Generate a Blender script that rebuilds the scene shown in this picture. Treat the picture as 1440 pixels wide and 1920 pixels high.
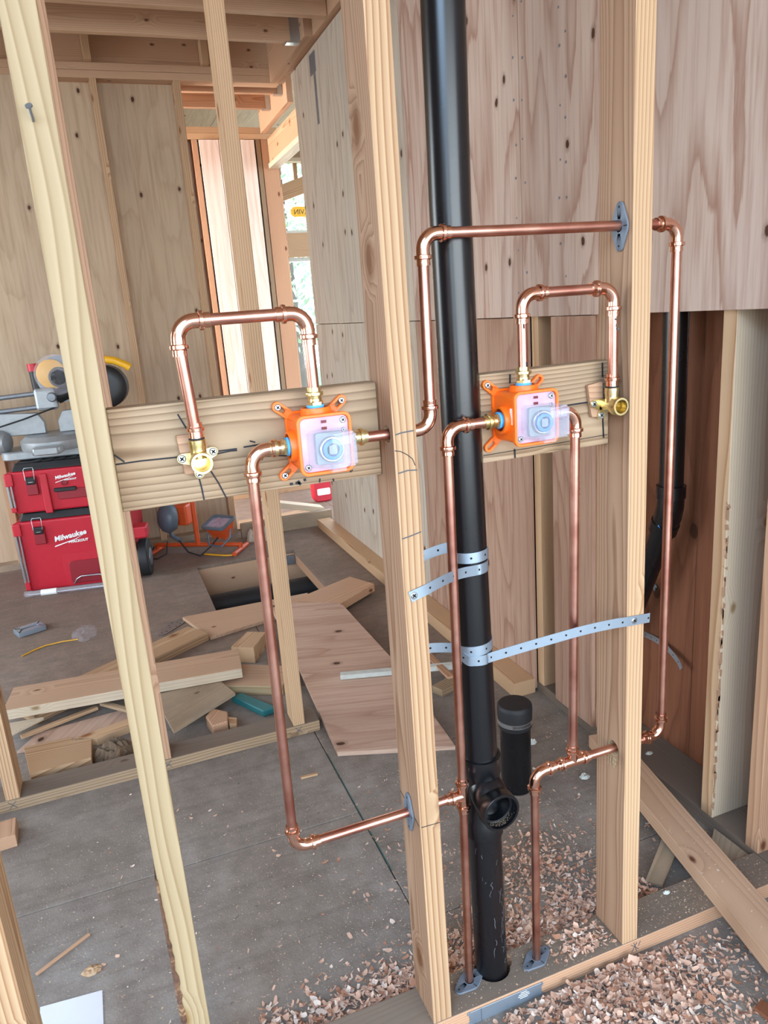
import bpy, bmesh, math, random
from mathutils import Vector, Matrix
for o in list(bpy.data.objects):
    bpy.data.objects.remove(o)
random.seed(7)
SC = bpy.context.scene
COL = SC.collection

# ------------------------------------------------------------------ camera
cam_d = bpy.data.cameras.new('camera'); cam = bpy.data.objects.new('camera', cam_d); COL.objects.link(cam)
YAW, PITCH, ROLL = 0.3447, 0.2649, 0.0745
fw = Vector((math.sin(YAW)*math.cos(PITCH), math.cos(YAW)*math.cos(PITCH), -math.sin(PITCH)))
rt = Vector((math.cos(YAW), -math.sin(YAW), 0)); dn = fw.cross(rt)
r2 = rt*math.cos(ROLL) + dn*math.sin(ROLL); d2 = dn*math.cos(ROLL) - rt*math.sin(ROLL)
M = Matrix((r2, -d2, -fw)).transposed().to_4x4(); M.translation = (-0.3948, -1.0347, 1.3532)
cam.matrix_world = M
cam_d.sensor_fit = 'VERTICAL'; cam_d.sensor_height = 36.0; cam_d.lens = 1393.37*36/1920
cam_d.clip_start = 0.02; cam_d.clip_end = 200
SC.camera = cam

# ------------------------------------------------------------------ sky, daylight, exposure
W = bpy.data.worlds.new('sky'); SC.world = W; W.use_nodes = True
wn = W.node_tree.nodes; wl = W.node_tree.links
bg = wn['Background']
tc = wn.new('ShaderNodeTexCoord'); sx = wn.new('ShaderNodeSeparateXYZ'); rm = wn.new('ShaderNodeValToRGB')
wl.new(tc.outputs['Generated'], sx.inputs[0]); wl.new(sx.outputs['Z'], rm.inputs[0]); wl.new(rm.outputs[0], bg.inputs[0])
rm.color_ramp.elements[0].position = 0.0; rm.color_ramp.elements[0].color = (0.86, 0.95, 1.0, 1)
rm.color_ramp.elements[1].position = 0.7; rm.color_ramp.elements[1].color = (0.50, 0.72, 1.0, 1)
bg.inputs[1].default_value = 6.0

def area(name, loc, target, sx_, sy_, power, color):
    d = bpy.data.lights.new(name, 'AREA'); d.shape = 'RECTANGLE'; d.size = sx_; d.size_y = sy_; d.energy = power; d.color = color
    o = bpy.data.objects.new(name, d); COL.objects.link(o); o.location = loc
    o.rotation_euler = (Vector(target)-Vector(loc)).to_track_quat('-Z', 'Y').to_euler(); return o
# daylight through the openings of the unfinished house: the wall behind the camera, the left wall, the next room; two blue lamps are added
area('daylight_front_opening', (0.3, -4.1, 1.5), (0.2, 0, 1.1), 4.4, 2.5, 92, (0.88, 0.95, 1.0))
area('added_blue_lamp_front', (-2.85, -4.15, 1.55), (0.15, 0.07, 1.4), 0.85, 1.85, 14, (0.62, 0.82, 1.0))  # added lamp with no known window, meant as a bluish highlight on the stack
area('added_blue_lamp_above', (-1.9, -2.55, 3.1), (-1.3, -1.8, 1.6), 2.0, 1.7, 85, (0.36, 0.64, 1.0))  # added lamp above the deck, puts the blue highlight on the black stack
area('daylight_left_opening', (-3.9, -0.9, 1.6), (0.5, 1.0, 0.9), 2.2, 2.0, 10, (0.85, 0.94, 1.0))
area('daylight_left_back_opening', (-3.9, 2.6, 1.6), (0.5, 2.6, 1.0), 1.8, 1.9, 45, (0.88, 0.95, 1.0))
area('daylight_next_room_window', (-1.9, 4.25, 1.5), (1.0, 4.4, 1.3), 0.8, 2.1, 170, (1.0, 0.97, 0.95))
area('daylight_far_window', (2.1, 7.2, 1.5), (0.8, 3.5, 1.4), 1.6, 1.9, 80, (0.93, 1.0, 0.97))

VS = SC.view_settings
SC.display_settings.display_device = 'sRGB'
VS.view_transform = 'Standard'; VS.look = 'None'; VS.exposure = 0.2; VS.gamma = 1.0; VS.use_curve_mapping = False
SC.cycles.use_denoising = True
SC.cycles.max_bounces = 8; SC.cycles.diffuse_bounces = 5; SC.cycles.glossy_bounces = 4
SC.cycles.transparent_max_bounces = 12; SC.cycles.caustics_reflective = False; SC.cycles.caustics_refractive = False
SC.cycles.sample_clamp_indirect = 4.0

# ------------------------------------------------------------------ materials
def lin(h):
    if isinstance(h, str):
        h = h.lstrip('#'); c = [int(h[i:i+2], 16)/255 for i in (0, 2, 4)]
    else: c = [v/255 for v in h]
    return tuple((v/12.92 if v <= .04045 else ((v+.055)/1.055)**2.4) for v in c) + (1,)
class NT:
    def __init__(s, name):
        s.m = bpy.data.materials.new(name); s.m.use_nodes = True; s.t = s.m.node_tree
        s.b = s.t.nodes['Principled BSDF']
    def n(s, t, **k):
        x = s.t.nodes.new('ShaderNode'+t)
        for a, v in k.items(): setattr(x, a, v)
        return x
    def l(s, a, b): s.t.links.new(a, b)
    def math(s, op, a, b=None, clamp=False):
        x = s.n('Math', operation=op, use_clamp=clamp)
        for i, v in enumerate((a, b)):
            if v is None: continue
            if isinstance(v, (int, float)): x.inputs[i].default_value = v
            else: s.l(v, x.inputs[i])
        return x.outputs[0]
    def vmul(s, a, v):
        x = s.n('VectorMath', operation='MULTIPLY'); s.l(a, x.inputs[0]); x.inputs[1].default_value = v; return x.outputs[0]
    def vadd(s, a, b):
        x = s.n('VectorMath', operation='ADD'); s.l(a, x.inputs[0])
        if isinstance(b, tuple): x.inputs[1].default_value = b
        else: s.l(b, x.inputs[1])
        return x.outputs[0]
    def noise(s, v, scale, detail=2, rough=.5):
        x = s.n('TexNoise'); s.l(v, x.inputs['Vector']); x.inputs['Scale'].default_value = scale
        x.inputs['Detail'].default_value = detail; x.inputs['Roughness'].default_value = rough; return x.outputs['Fac']
    def ramp(s, f, *st):
        x = s.n('ValToRGB'); s.l(f, x.inputs[0]); e = x.color_ramp.elements
        while len(e) < len(st): e.new(.5)
        for q, (p, c) in zip(e, st):
            q.position = p; q.color = c if len(c) == 4 else lin(c)
        return x.outputs[0]
    def mix(s, f, a, b, mode='MIX'):
        x = s.n('Mix', data_type='RGBA', blend_type=mode)
        for i, v in ((0, f), (6, a), (7, b)):
            if isinstance(v, (int, float)): x.inputs[i].default_value = v
            elif isinstance(v, tuple): x.inputs[i].default_value = v
            else: s.l(v, x.inputs[i])
        return x.outputs[2]
    def coords(s):
        t = s.n('TexCoord'); oi = s.n('ObjectInfo')
        c = s.n('Combine'+'XYZ')
        s.l(s.math('MULTIPLY', oi.outputs['Random'], 41.0), c.inputs[0])
        s.rand = oi.outputs['Random']
        return t.outputs['Object'], s.vadd(t.outputs['Object'], c.outputs[0])
    def knots2(s, v, sc, thr):
        q = s.n('SeparateXYZ'); s.l(v, q.inputs[0]); c = s.n('CombineXYZ')
        s.l(s.math('MULTIPLY', q.outputs[0], sc[0]), c.inputs[0])
        s.l(s.math('MULTIPLY', s.math('ADD', q.outputs[1], q.outputs[2]), sc[1]), c.inputs[1])
        vo = s.n('TexVoronoi', voronoi_dimensions='2D'); s.l(c.outputs[0], vo.inputs['Vector']); vo.inputs['Scale'].default_value = 1
        q2 = s.n('SeparateColor'); s.l(vo.outputs['Color'], q2.inputs[0])
        w = s.noise(v, 60.0, 2)
        d = s.math('ADD', vo.outputs['Distance'], s.math('MULTIPLY', s.math('SUBTRACT', w, .5), .05))
        return s.math('ADD', d, s.math('MULTIPLY', s.math('LESS_THAN', q2.outputs[0], thr), 5.0))
    def bump(s, h, st, d=.001):
        x = s.n('Bump'); x.inputs['Strength'].default_value = st; x.inputs['Distance'].default_value = d
        s.l(h, x.inputs['Height']); s.l(x.outputs[0], s.b.inputs['Normal'])
MAT = {}
def lumber(name, light, dark, spacing=.007, knots=.05, knotc='#6b4426', contrast=.75, tint=.12, dirt=0, pith=.055):
    """sawn softwood; the grain runs along each board's own X axis"""
    t = NT(name); o, v = t.coords()
    wv = t.vmul(v, (1.1, 5, 5)); w1 = t.noise(wv, 1.0, 2)
    wv2 = t.vadd(wv, (7.3, 2.1, 9.4)); w2 = t.noise(wv2, 1.0, 2)
    fine = t.noise(t.vmul(v, (5, 260, 260)), 1.0, 3, .6)
    # knots
    kd = t.knots2(v, (5.5, 10.0), .86)
    bulge = t.math('MULTIPLY', t.math('SUBTRACT', .34, kd, True), .045)
    s = t.n('SeparateXYZ'); t.l(o, s.inputs[0])
    off = t.math('MULTIPLY', t.math('SUBTRACT', t.rand, .5), .09)
    y = t.math('ADD', t.math('ADD', s.outputs[1], off), t.math('MULTIPLY', t.math('SUBTRACT', w1, .5), .035))
    z = t.math('ADD', t.math('ADD', s.outputs[2], pith), t.math('MULTIPLY', t.math('SUBTRACT', w2, .5), .03))
    r = t.math('SQRT', t.math('ADD', t.math('MULTIPLY', y, y), t.math('MULTIPLY', z, z)))
    r = t.math('ADD', r, bulge)
    fr = t.math('FRACT', t.math('MULTIPLY', r, 1/spacing))
    ring = t.ramp(fr, (0, (0, 0, 0, 1)), (.62, (.45, .45, .45, 1)), (.86, (1, 1, 1, 1)), (1, (0, 0, 0, 1)))
    f = t.math('MULTIPLY', ring, contrast)
    col = t.mix(f, lin(light), lin(dark))
    big = t.noise(t.vmul(v, (.9, 3, 3)), 1.3, 2)
    col = t.mix(t.math('MULTIPLY', big, tint*2), col, lin(dark), 'MULTIPLY')
    col = t.mix(t.math('MULTIPLY', fine, .22), col, lin(dark))
    if knots:
        kf = t.ramp(kd, (0, (1, 1, 1, 1)), (knots*1.3, (.9, .9, .9, 1)), (knots*1.9, (.5, .5, .5, 1)), (knots*3.2, (0, 0, 0, 1)))
        col = t.mix(kf, col, lin(knotc))
    if dirt:
        dn_ = t.noise(t.vmul(v, (2, 3, 3)), 3.0, 5, .65)
        col = t.mix(t.math('MULTIPLY', t.ramp(dn_, (.4, (0, 0, 0, 1)), (.75, (1, 1, 1, 1))), dirt), col, lin('#6f665c'))
    hv = t.n('HueSaturation'); t.l(col, hv.inputs['Color'])
    t.l(t.math('ADD', t.math('MULTIPLY', t.rand, .18), .91), hv.inputs['Value'])
    t.l(hv.outputs[0], t.b.inputs['Base Color'])
    t.b.inputs['Roughness'].default_value = .62; t.b.inputs['Specular IOR Level'].default_value = .3
    t.bump(t.math('ADD', fine, t.math('MULTIPLY', ring, .5)), .35, .0006)
    MAT[name] = t.m; return t.m
def plywood(name, light, dark, knots=.035, cont=.55, stain=None, rough=.7):
    t = NT(name); o, v = t.coords()
    jag = t.noise(t.vmul(v, (6, 60, 60)), 1.0, 3, .6)
    ny = t.math('ADD', t.noise(t.vmul(v, (.75, 4.6, 4.6)), 1.0, 2, .4), t.math('MULTIPLY', jag, .045))
    fr = t.math('FRACT', t.math('MULTIPLY', ny, 8.5))
    band = t.ramp(fr, (0, (.15, .15, .15, 1)), (.45, (.0, .0, .0, 1)), (.78, (.5, .5, .5, 1)), (.93, (1, 1, 1, 1)), (1, (.1, .1, .1, 1)))
    streak = t.noise(t.vmul(v, (3, 70, 70)), 1.0, 4, .6)
    patch = t.noise(t.vmul(v, (.7, 2.2, 2.2)), 1.6, 3)
    col = t.mix(t.math('MULTIPLY', band, cont), lin(light), lin(dark))
    col = t.mix(t.ramp(streak, (.45, (0, 0, 0, 1)), (.75, (.6, .6, .6, 1))), col, lin(dark))
    col = t.mix(t.ramp(patch, (.4, (0, 0, 0, 1)), (.7, (.45, .45, .45, 1))), col, lin(stain or dark))
    if knots:
        kd = t.knots2(v, (4.2, 6.5), .72)
        kf = t.ramp(kd, (0, (1, 1, 1, 1)), (knots, (1, 1, 1, 1)), (knots*1.3, (.35, .35, .35, 1)), (knots*2.6, (0, 0, 0, 1)))
        col = t.mix(kf, col, lin('#4a2c1c'))
    hv = t.n('HueSaturation'); t.l(col, hv.inputs['Color'])
    t.l(t.math('ADD', t.math('MULTIPLY', t.rand, .12), .94), hv.inputs['Value'])
    t.l(hv.outputs[0], t.b.inputs['Base Color'])
    t.b.inputs['Roughness'].default_value = rough; t.b.inputs['Specular IOR Level'].default_value = .3
    t.bump(t.math('ADD', streak, band), .25, .0006)
    MAT[name] = t.m; return t.m
def plain(name, color, rough=.5, metal=0.0, var=.1, scale=40, spec=.5, bump=0.0):
    t = NT(name); o, v = t.coords()
    n = t.noise(v, scale, 4, .6)
    c = lin(color); dk = tuple(x*(1-var*2) for x in c[:3]) + (1,)
    t.l(t.mix(n, c, dk), t.b.inputs['Base Color'])
    t.l(t.math('ADD', t.math('MULTIPLY', n, .12), max(rough-.06, .02)), t.b.inputs['Roughness'])
    t.b.inputs['Metallic'].default_value = metal; t.b.inputs['Specular IOR Level'].default_value = spec
    if bump: t.bump(n, bump, .001)
    MAT[name] = t.m; return t.m

lumber('wood_pale', '#bda886', '#8e734e', .0080, .05, '#8a6738', .75, .14)
lumber('wood_tan', '#d2b491', '#98683f', .0058, .055, '#7d4a26', .75, .14)
lumber('wood_warm', '#ccae8a', '#8a5730', .0072, .06, '#7a4a28', .8, .16)
lumber('wood_grey', '#c0a586', '#73563a', .0055, .05, '#73543a', .8, .2, .25)
lumber('wood_heart_shade', '#b8967a', '#7d5539', .0034, .075, '#6d4527', .75, .2)  # heartwood brown, with shade of the left stud faces mixed into the colour
lumber('wood_red', '#cfa888', '#94674a', .006, .04, '#633620', .65, .18)
lumber('wood_joist', '#d2b092', '#9f7a60', .008, .03, '#5b3521', .45, .2)
lumber('wood_dusty', '#b7a38b', '#857059', .007, .03, '#5e4a38', .5, .2, .6)
lumber('wood_dark_plate', '#8b7a6c', '#65564a', .007, .03, '#4d3c30', .35, .2, .7)
lumber('wood_white', '#d6c5ae', '#ab957a', .007, .035, '#8f7550', .5, .15)
plywood('ply_pink', '#c4aea0', '#8f6550', .04, .75, '#b3a29a')
plywood('ply_low_shade', '#b4937e', '#7d5542', .045, .6, '#9f7e6b')  # browner copy of the pink plywood, shade of the lower wall painted in
plywood('ply_pale', '#eadbd0', '#c9a996', .0, .4, '#dccbc2')
plywood('ply_tan', '#c6ae93', '#a08468', .045, .35, '#ad9a86')
plywood('ply_red', '#8d5a40', '#623722', .08, .6, '#784a33')
plywood('ply_sheet', '#c5a793', '#97705c', .05, .6, '#b3917f')
plywood('ply_grey', '#c2b5a4', '#978470', .045, .6, '#aaa299')

def copper(name, base, rough, tarn):
    t = NT(name); o, v = t.coords()
    n = t.noise(t.vmul(v, (12, 60, 60)), 1.0, 4, .6); n2 = t.noise(v, 14.0, 3)
    c = t.mix(t.ramp(n2, (.4, (0, 0, 0, 1)), (.72, (1, 1, 1, 1))), lin(base), lin(tarn))
    t.l(c, t.b.inputs['Base Color']); t.b.inputs['Metallic'].default_value = 1
    t.l(t.math('ADD', t.math('MULTIPLY', n, .2), rough-.08), t.b.inputs['Roughness'])
    MAT[name] = t.m
copper('copper_pipe', '#dca795', .30, '#b97a6c')
copper('copper_fitting', '#e9b8a2', .15, '#d9a08a')
copper('brass', '#e6d7a6', .27, '#d3bb78')
plain('abs_black', '#0d0e12', .28, 0, .1, 6, .55)
plain('rubber_black', '#202124', .6, 0, .15, 60)
plain('steel_blue', '#a9b9c9', .38, .75, .08, 60)
plain('steel', '#b9bdc0', .32, .9, .1, 60)
plain('steel_dull', '#8d9299', .5, .7, .15, 40)
plain('grey_plastic', '#6f7884', .5, 0, .08, 80)
plain('orange_plastic', '#ff7118', .38, 0, .04, 20)
plain('maroon_rubber', '#6d1f22', .55, 0, .1, 60)
plain('blue_tape', '#5fb4ee', .6, 0, .1, 150, .4, .4)
plain('blue_cap', '#4d93dc', .4, 0, .05, 60)
plain('grey_core', '#98a8ad', .45, 0, .1, 60)
plain('ink', '#1d1b22', .7, 0, .1, 90)
plain('ink_grey', '#55565a', .7, 0, .1, 90)
plain('ink_red', '#a3323a', .6, 0, .1, 90)
plain('ink_teal', '#2d6f6c', .8, 0, .2, 90)
plain('red_plastic', '#c01f32', .42, 0, .08, 30)
plain('red_dark_plastic', '#8f1626', .5, 0, .08, 30)
plain('black_plastic', '#1b1b1d', .45, 0, .15, 60)
plain('white_print', '#eeeeec', .5, 0, .02, 60)
plain('paper', '#e6e7f2', .8, 0, .04, 12)
plain('brown_paper', '#7d6650', .75, 0, .3, 18, .3, .6)
plain('yellow_plastic', '#e9ac1c', .4, 0, .08, 30)
plain('cast_alloy', '#a9adb0', .42, .45, .15, 30)
plain('work_orange', '#d6531f', .45, 0, .12, 25)
plain('grey_shell', '#63707c', .4, 0, .2, 20)
plain('teal_paint', '#2c7d80', .55, 0, .3, 12)
plain('plaster_white', '#d9dcd4', .8, 0, .2, 40, .3, .5)
plain('chip_wood', '#dfb59c', .75, 0, .15, 25)
plain('chip_pale', '#ecd6c6', .75, 0, .12, 25)
plain('chip_brown', '#bd876a', .8, 0, .2, 25)
plain('chip_dust', '#d9bd9c', .8, 0, .2, 60)
plain('soil', '#171512', .95, 0, .3, 6)
plain('outside_grass', '#6f9a58', .9, 0, .3, 2)
plain('leaf', '#c6e6ba', .7, 0, .4, 3)
plain('bark', '#5d4a3a', .9, 0, .35, 40, .3, .6)
plain('sticker_yellow', '#ffc21a', .5, 0, .02, 20)
plain('hole_dark', '#191817', .9)
# bark wane with flaky breaks
def subfloor(name, c0, c1, c2):
    t = NT(name); o, v = t.coords()
    g = t.n('TexCoord').outputs['Object']
    geo = t.n('NewGeometry'); p = geo.outputs['Position']
    big = t.noise(t.vmul(p, (1, 1, 1)), 1.7, 5, .6); grain = t.noise(t.vmul(p, (3.5, 40, 1)), 1.0, 4, .6)
    mid = t.noise(p, 14.0, 6, .7); sp = t.noise(p, 190.0, 2, .5); pit = t.noise(p, 42.0, 3, .6)
    col = t.ramp(big, (.3, c0), (.5, c1), (.7, c2))
    col = t.mix(t.ramp(mid, (.35, (.55, .55, .55, 1)), (.65, (0, 0, 0, 1))), col, lin('#685d54'))
    col = t.mix(t.ramp(grain, (.5, (0, 0, 0, 1)), (.8, (.4, .4, .4, 1))), col, lin('#574b43'))
    col = t.mix(t.ramp(pit, (.68, (0, 0, 0, 1)), (.74, (.6, .6, .6, 1))), col, lin('#3c322c'))
    col = t.mix(t.ramp(sp, (.66, (0, 0, 0, 1)), (.72, (.85, .85, .85, 1))), col, lin('#cbb59d'))
    t.l(col, t.b.inputs['Base Color']); t.b.inputs['Roughness'].default_value = .8; t.b.inputs['Specular IOR Level'].default_value = .25
    t.bump(t.math('ADD', mid, t.math('ADD', sp, pit)), .5, .002)
    MAT[name] = t.m
subfloor('subfloor', '#82766c', '#91877e', '#a09892')
subfloor('subfloor_brown', '#7a675b', '#877467', '#948377')
def clear(name, tint, alpha, rough):
    t = NT(name); o, v = t.coords()
    n = t.noise(v, 30.0, 2)
    t.l(t.mix(n, lin(tint), lin('#f4f0ff')), t.b.inputs['Base Color']); t.b.inputs['Roughness'].default_value = rough
    t.b.inputs['Alpha'].default_value = alpha; t.b.inputs['Specular IOR Level'].default_value = .6
    MAT[name] = t.m
clear('clear_cover', '#8d80ae', .42, .22)
clear('clear_hood', '#b9c2dc', .15, .10)
clear('clear_film', '#b8b2b0', .20, .25)
t = NT('window_glass'); o_, v_ = t.coords(); t.l(t.ramp(t.noise(v_, 2.0), (0, '#f2fbfa'), (1, '#ffffff')), t.b.inputs['Base Color'])
t.b.inputs['Alpha'].default_value = .08; t.b.inputs['Roughness'].default_value = .02; MAT['window_glass'] = t.m
def bark_mat():
    t = NT('wane_bark'); o, v = t.coords()
    n = t.noise(t.vmul(v, (9, 60, 60)), 1.0, 5, .7)
    t.l(t.ramp(n, (.3, '#33241c'), (.5, '#6b4a38'), (.62, '#a7835c'), (.75, '#c9a877')), t.b.inputs['Base Color'])
    t.b.inputs['Roughness'].default_value = .9; t.bump(n, 1.0, .003); MAT['wane_bark'] = t.m
bark_mat()

# ------------------------------------------------------------------ mesh helpers
def obj(name, bm, mat, parent=None, smooth=False, mats=None):
    me = bpy.data.meshes.new(name)
    bmesh.ops.recalc_face_normals(bm, faces=bm.faces[:])
    bm.to_mesh(me); bm.free()
    for m in (mats or [mat]): me.materials.append(MAT[m])
    if smooth:
        me.polygons.foreach_set('use_smooth', [True]*len(me.polygons))
        try: me.set_sharp_from_angle(angle=math.radians(38))
        except Exception: pass
    o = bpy.data.objects.new(name, me); COL.objects.link(o)
    if parent is not None: o.parent = parent
    return o
def tag(o, label, cat, group=None):
    o['label'] = label; o['category'] = cat
    if group: o['group'] = group
    return o
def empty(name, loc=(0, 0, 0), rz=0.0, label=None, cat=None, group=None, parent=None):
    o = bpy.data.objects.new(name, None); COL.objects.link(o); o.location = loc; o.rotation_euler = (0, 0, rz)
    o.empty_display_size = .05
    if parent is not None: o.parent = parent
    if label: tag(o, label, cat, group)
    return o
def struct(o): o['kind'] = 'structure'; return o
def bxm(bm, a, b, mi=0):
    (x0, y0, z0), (x1, y1, z1) = a, b
    vs = [bm.verts.new(p) for p in ((x0, y0, z0), (x1, y0, z0), (x1, y1, z0), (x0, y1, z0), (x0, y0, z1), (x1, y0, z1), (x1, y1, z1), (x0, y1, z1))]
    for q in ((3, 2, 1, 0), (4, 5, 6, 7), (0, 1, 5, 4), (1, 2, 6, 5), (2, 3, 7, 6), (3, 0, 4, 7)):
        f = bm.faces.new([vs[i] for i in q]); f.material_index = mi
    return vs
def bevel(bm, w, seg=1):
    if w > 0: bmesh.ops.bevel(bm, geom=bm.edges[:], offset=w, segments=seg, affect='EDGES', profile=.5)
def frame(o, u, v):
    u = Vector(u).normalized(); v = Vector(v); v = (v - u*v.dot(u)).normalized(); w = u.cross(v)
    m = Matrix((u, v, w)).transposed().to_4x4(); m.translation = o; return m
def place(o, m, parent=None):
    if parent is not None: o.parent = parent; o.matrix_parent_inverse = Matrix()
    o.matrix_basis = m
    return o
def timber(name, o, u, v, L, Wd, T, mat, parent=None, bev=.0018):
    """sawn board: o = centre of its start end, u = length, v = width; local X runs along the grain"""
    bm = bmesh.new(); bxm(bm, (0, -Wd/2, -T/2), (L, Wd/2, T/2)); bevel(bm, min(bev, T*.2), 2)
    b = obj(name, bm, mat, smooth=False); return place(b, frame(o, u, v), parent)
def abox(name, x0, x1, y0, y1, z0, z1, axis, mat, parent=None, bev=.0015):
    """axis aligned board whose grain follows axis"""
    cx, cy, cz = (x0+x1)/2, (y0+y1)/2, (z0+z1)/2; dx, dy, dz = x1-x0, y1-y0, z1-z0
    if axis == 'z': return timber(name, (cx, cy, z0), (0, 0, 1), (0, 1, 0), dz, dy, dx, mat, parent, bev)
    if axis == 'x': return timber(name, (x0, cy, cz), (1, 0, 0), (0, 1, 0), dx, dy, dz, mat, parent, bev)
    return timber(name, (cx, y0, cz), (0, 1, 0), (1, 0, 0), dy, dx, dz, mat, parent, bev)
def stick(name, a, b, Wd, T, mat, parent=None, up=(0, 0, 1), bev=.0018):
    a = Vector(a); b = Vector(b); u = b-a; v = Vector(up).cross(u)
    return timber(name, a, u, v, u.length, Wd, T, mat, parent, bev)
def slab(name, pts, T, mat, parent=None, bev=.001, grain=None):
    """flat piece from its top outline (3D points), thickness T downwards along its own normal"""
    P = [Vector(p) for p in pts]; u = Vector(grain) if grain else P[1]-P[0]
    n = Vector((0, 0, 0))
    for i in range(len(P)): n += P[i].cross(P[(i+1) % len(P)])
    n.normalize()
    if n.z < -1e-6: n = -n
    u = (u-n*u.dot(n)).normalized(); v = n.cross(u); c = sum(P, Vector())/len(P)
    m = Matrix((u, v, n)).transposed().to_4x4(); m.translation = c; mi = m.inverted()
    bm = bmesh.new(); L = [mi @ p for p in P]
    a = [bm.verts.new((p.x, p.y, 0)) for p in L]; b = [bm.verts.new((p.x, p.y, -T)) for p in L]
    bm.faces.new(a); bm.faces.new(b[::-1])
    for i in range(len(a)): bm.faces.new((a[i], b[i], b[(i+1) % len(a)], a[(i+1) % len(a)]))
    bevel(bm, bev)
    return place(obj(name, bm, mat), m, parent)
def arc(c, a, b, r, n=8):
    """quarter turn points around corner c: from direction a (coming in) to direction b (leaving)"""
    a = Vector(a).normalized(); b = Vector(b).normalized(); c = Vector(c)
    o = c - a*r + b*r
    return [o - b*r*math.cos(t) + a*r*math.sin(t) for t in [math.pi/2*i/n for i in range(n+1)]]
def sweep(bm, pts, rad, seg=20, caps=True, mi=0):
    P = [Vector(p) for p in pts]; n = len(P); T = []
    for i in range(n):
        d = Vector()
        if i: d += (P[i]-P[i-1]).normalized()
        if i < n-1: d += (P[i+1]-P[i]).normalized()
        T.append(d.normalized())
    ref = Vector((0, 0, 1)) if abs(T[0].z) < .9 else Vector((0, 1, 0))
    nx = T[0].cross(ref).normalized(); rings = []
    for i in range(n):
        nx = (nx - T[i]*nx.dot(T[i])).normalized(); ny = T[i].cross(nx)
        r = rad[i] if isinstance(rad, (list, tuple)) else rad
        rings.append([bm.verts.new(P[i] + nx*r*math.cos(2*math.pi*k/seg) + ny*r*math.sin(2*math.pi*k/seg)) for k in range(seg)])
    for i in range(n-1):
        for k in range(seg):
            f = bm.faces.new((rings[i][k], rings[i][(k+1) % seg], rings[i+1][(k+1) % seg], rings[i+1][k])); f.smooth = True; f.material_index = mi
    if caps:
        for r in (rings[0][::-1], rings[-1]):
            f = bm.faces.new(r); f.material_index = mi
    return rings
def tube(name, pts, r, mat, parent=None, seg=20, caps=True):
    bm = bmesh.new(); sweep(bm, pts, r, seg, caps); return obj(name, bm, mat, parent, True)
def lathe(name, o, d, prof, mat, parent=None, seg=28, caps=True):
    """prof: (distance along d, radius)"""
    d = Vector(d).normalized(); o = Vector(o); bm = bmesh.new()
    ref = Vector((0, 0, 1)) if abs(d.z) < .9 else Vector((0, 1, 0)); a = d.cross(ref).normalized(); b = d.cross(a); rings = []
    for s, r in prof:
        rings.append([bm.verts.new(o + d*s + a*r*math.cos(2*math.pi*k/seg) + b*r*math.sin(2*math.pi*k/seg)) for k in range(seg)])
    for i in range(len(prof)-1):
        for k in range(seg): bm.faces.new((rings[i][k], rings[i][(k+1) % seg], rings[i+1][(k+1) % seg], rings[i+1][k]))
    if caps:
        for q in (rings[0][::-1], rings[-1]):
            if prof[0][1] > 0: bm.faces.new(q)
    return obj(name, bm, mat, parent, True)
def prism(name, outline, h, mat, parent=None, m=None, bev=0.0, hole=None, seg=1):
    """outline (x,y) extruded 0..h along local z; optional hole outline with the same number of points"""
    bm = bmesh.new()
    a = [bm.verts.new((x, y, 0)) for x, y in outline]; b = [bm.verts.new((x, y, h)) for x, y in outline]; n = len(a)
    for i in range(n): bm.faces.new((a[i], a[(i+1) % n], b[(i+1) % n], b[i]))
    if hole:
        c = [bm.verts.new((x, y, 0)) for x, y in hole]; d = [bm.verts.new((x, y, h)) for x, y in hole]
        for i in range(n):
            j = (i+1) % n
            bm.faces.new((d[i], d[j], c[j], c[i])); bm.faces.new((b[i], b[j], d[j], d[i])); bm.faces.new((a[j], a[i], c[i], c[j]))
    else:
        bm.faces.new(b); bm.faces.new(a[::-1])
    if bev: bevel(bm, bev, seg)
    o = obj(name, bm, mat, None, True)
    return place(o, m if m else Matrix(), parent)
def rrect(w, h, r, n=5, cx=0, cy=0):
    out = []
    for sx_, sy_, a0 in ((1, 1, 0), (-1, 1, 90), (-1, -1, 180), (1, -1, 270)):
        for i in range(n+1):
            t_ = math.radians(a0+90*i/n); out.append((cx+sx_*(w/2-r)+r*math.cos(t_), cy+sy_*(h/2-r)+r*math.sin(t_)))
    return out
def circ(r, n=24, cx=0, cy=0, a0=0): return [(cx+r*math.cos(a0+2*math.pi*i/n), cy+r*math.sin(a0+2*math.pi*i/n)) for i in range(n)]
def hull2(circles, n=24):
    pts = [p for (cx, cy, r) in circles for p in circ(r, n, cx, cy)]
    pts = sorted(set((round(x, 6), round(y, 6)) for x, y in pts))
    def half(ps):
        h = []
        for p in ps:
            while len(h) > 1 and (h[-1][0]-h[-2][0])*(p[1]-h[-2][1])-(h[-1][1]-h[-2][1])*(p[0]-h[-2][0]) <= 0: h.pop()
            h.append(p)
        return h[:-1]
    return half(pts)+half(pts[::-1])
def dusty(o, mat):
    o.data.materials.append(MAT[mat]); k = len(o.data.materials)-1; m = o.matrix_basis.to_3x3()
    for p in o.data.polygons:
        if (m @ p.normal).z > .85: p.material_index = k
def left_face(o, mat='wood_heart_shade'):
    o.data.materials.append(MAT[mat]); k = len(o.data.materials)-1; m = o.matrix_basis.to_3x3()
    for p in o.data.polygons:
        if (m @ p.normal).x < -.85: p.material_index = k
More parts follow.
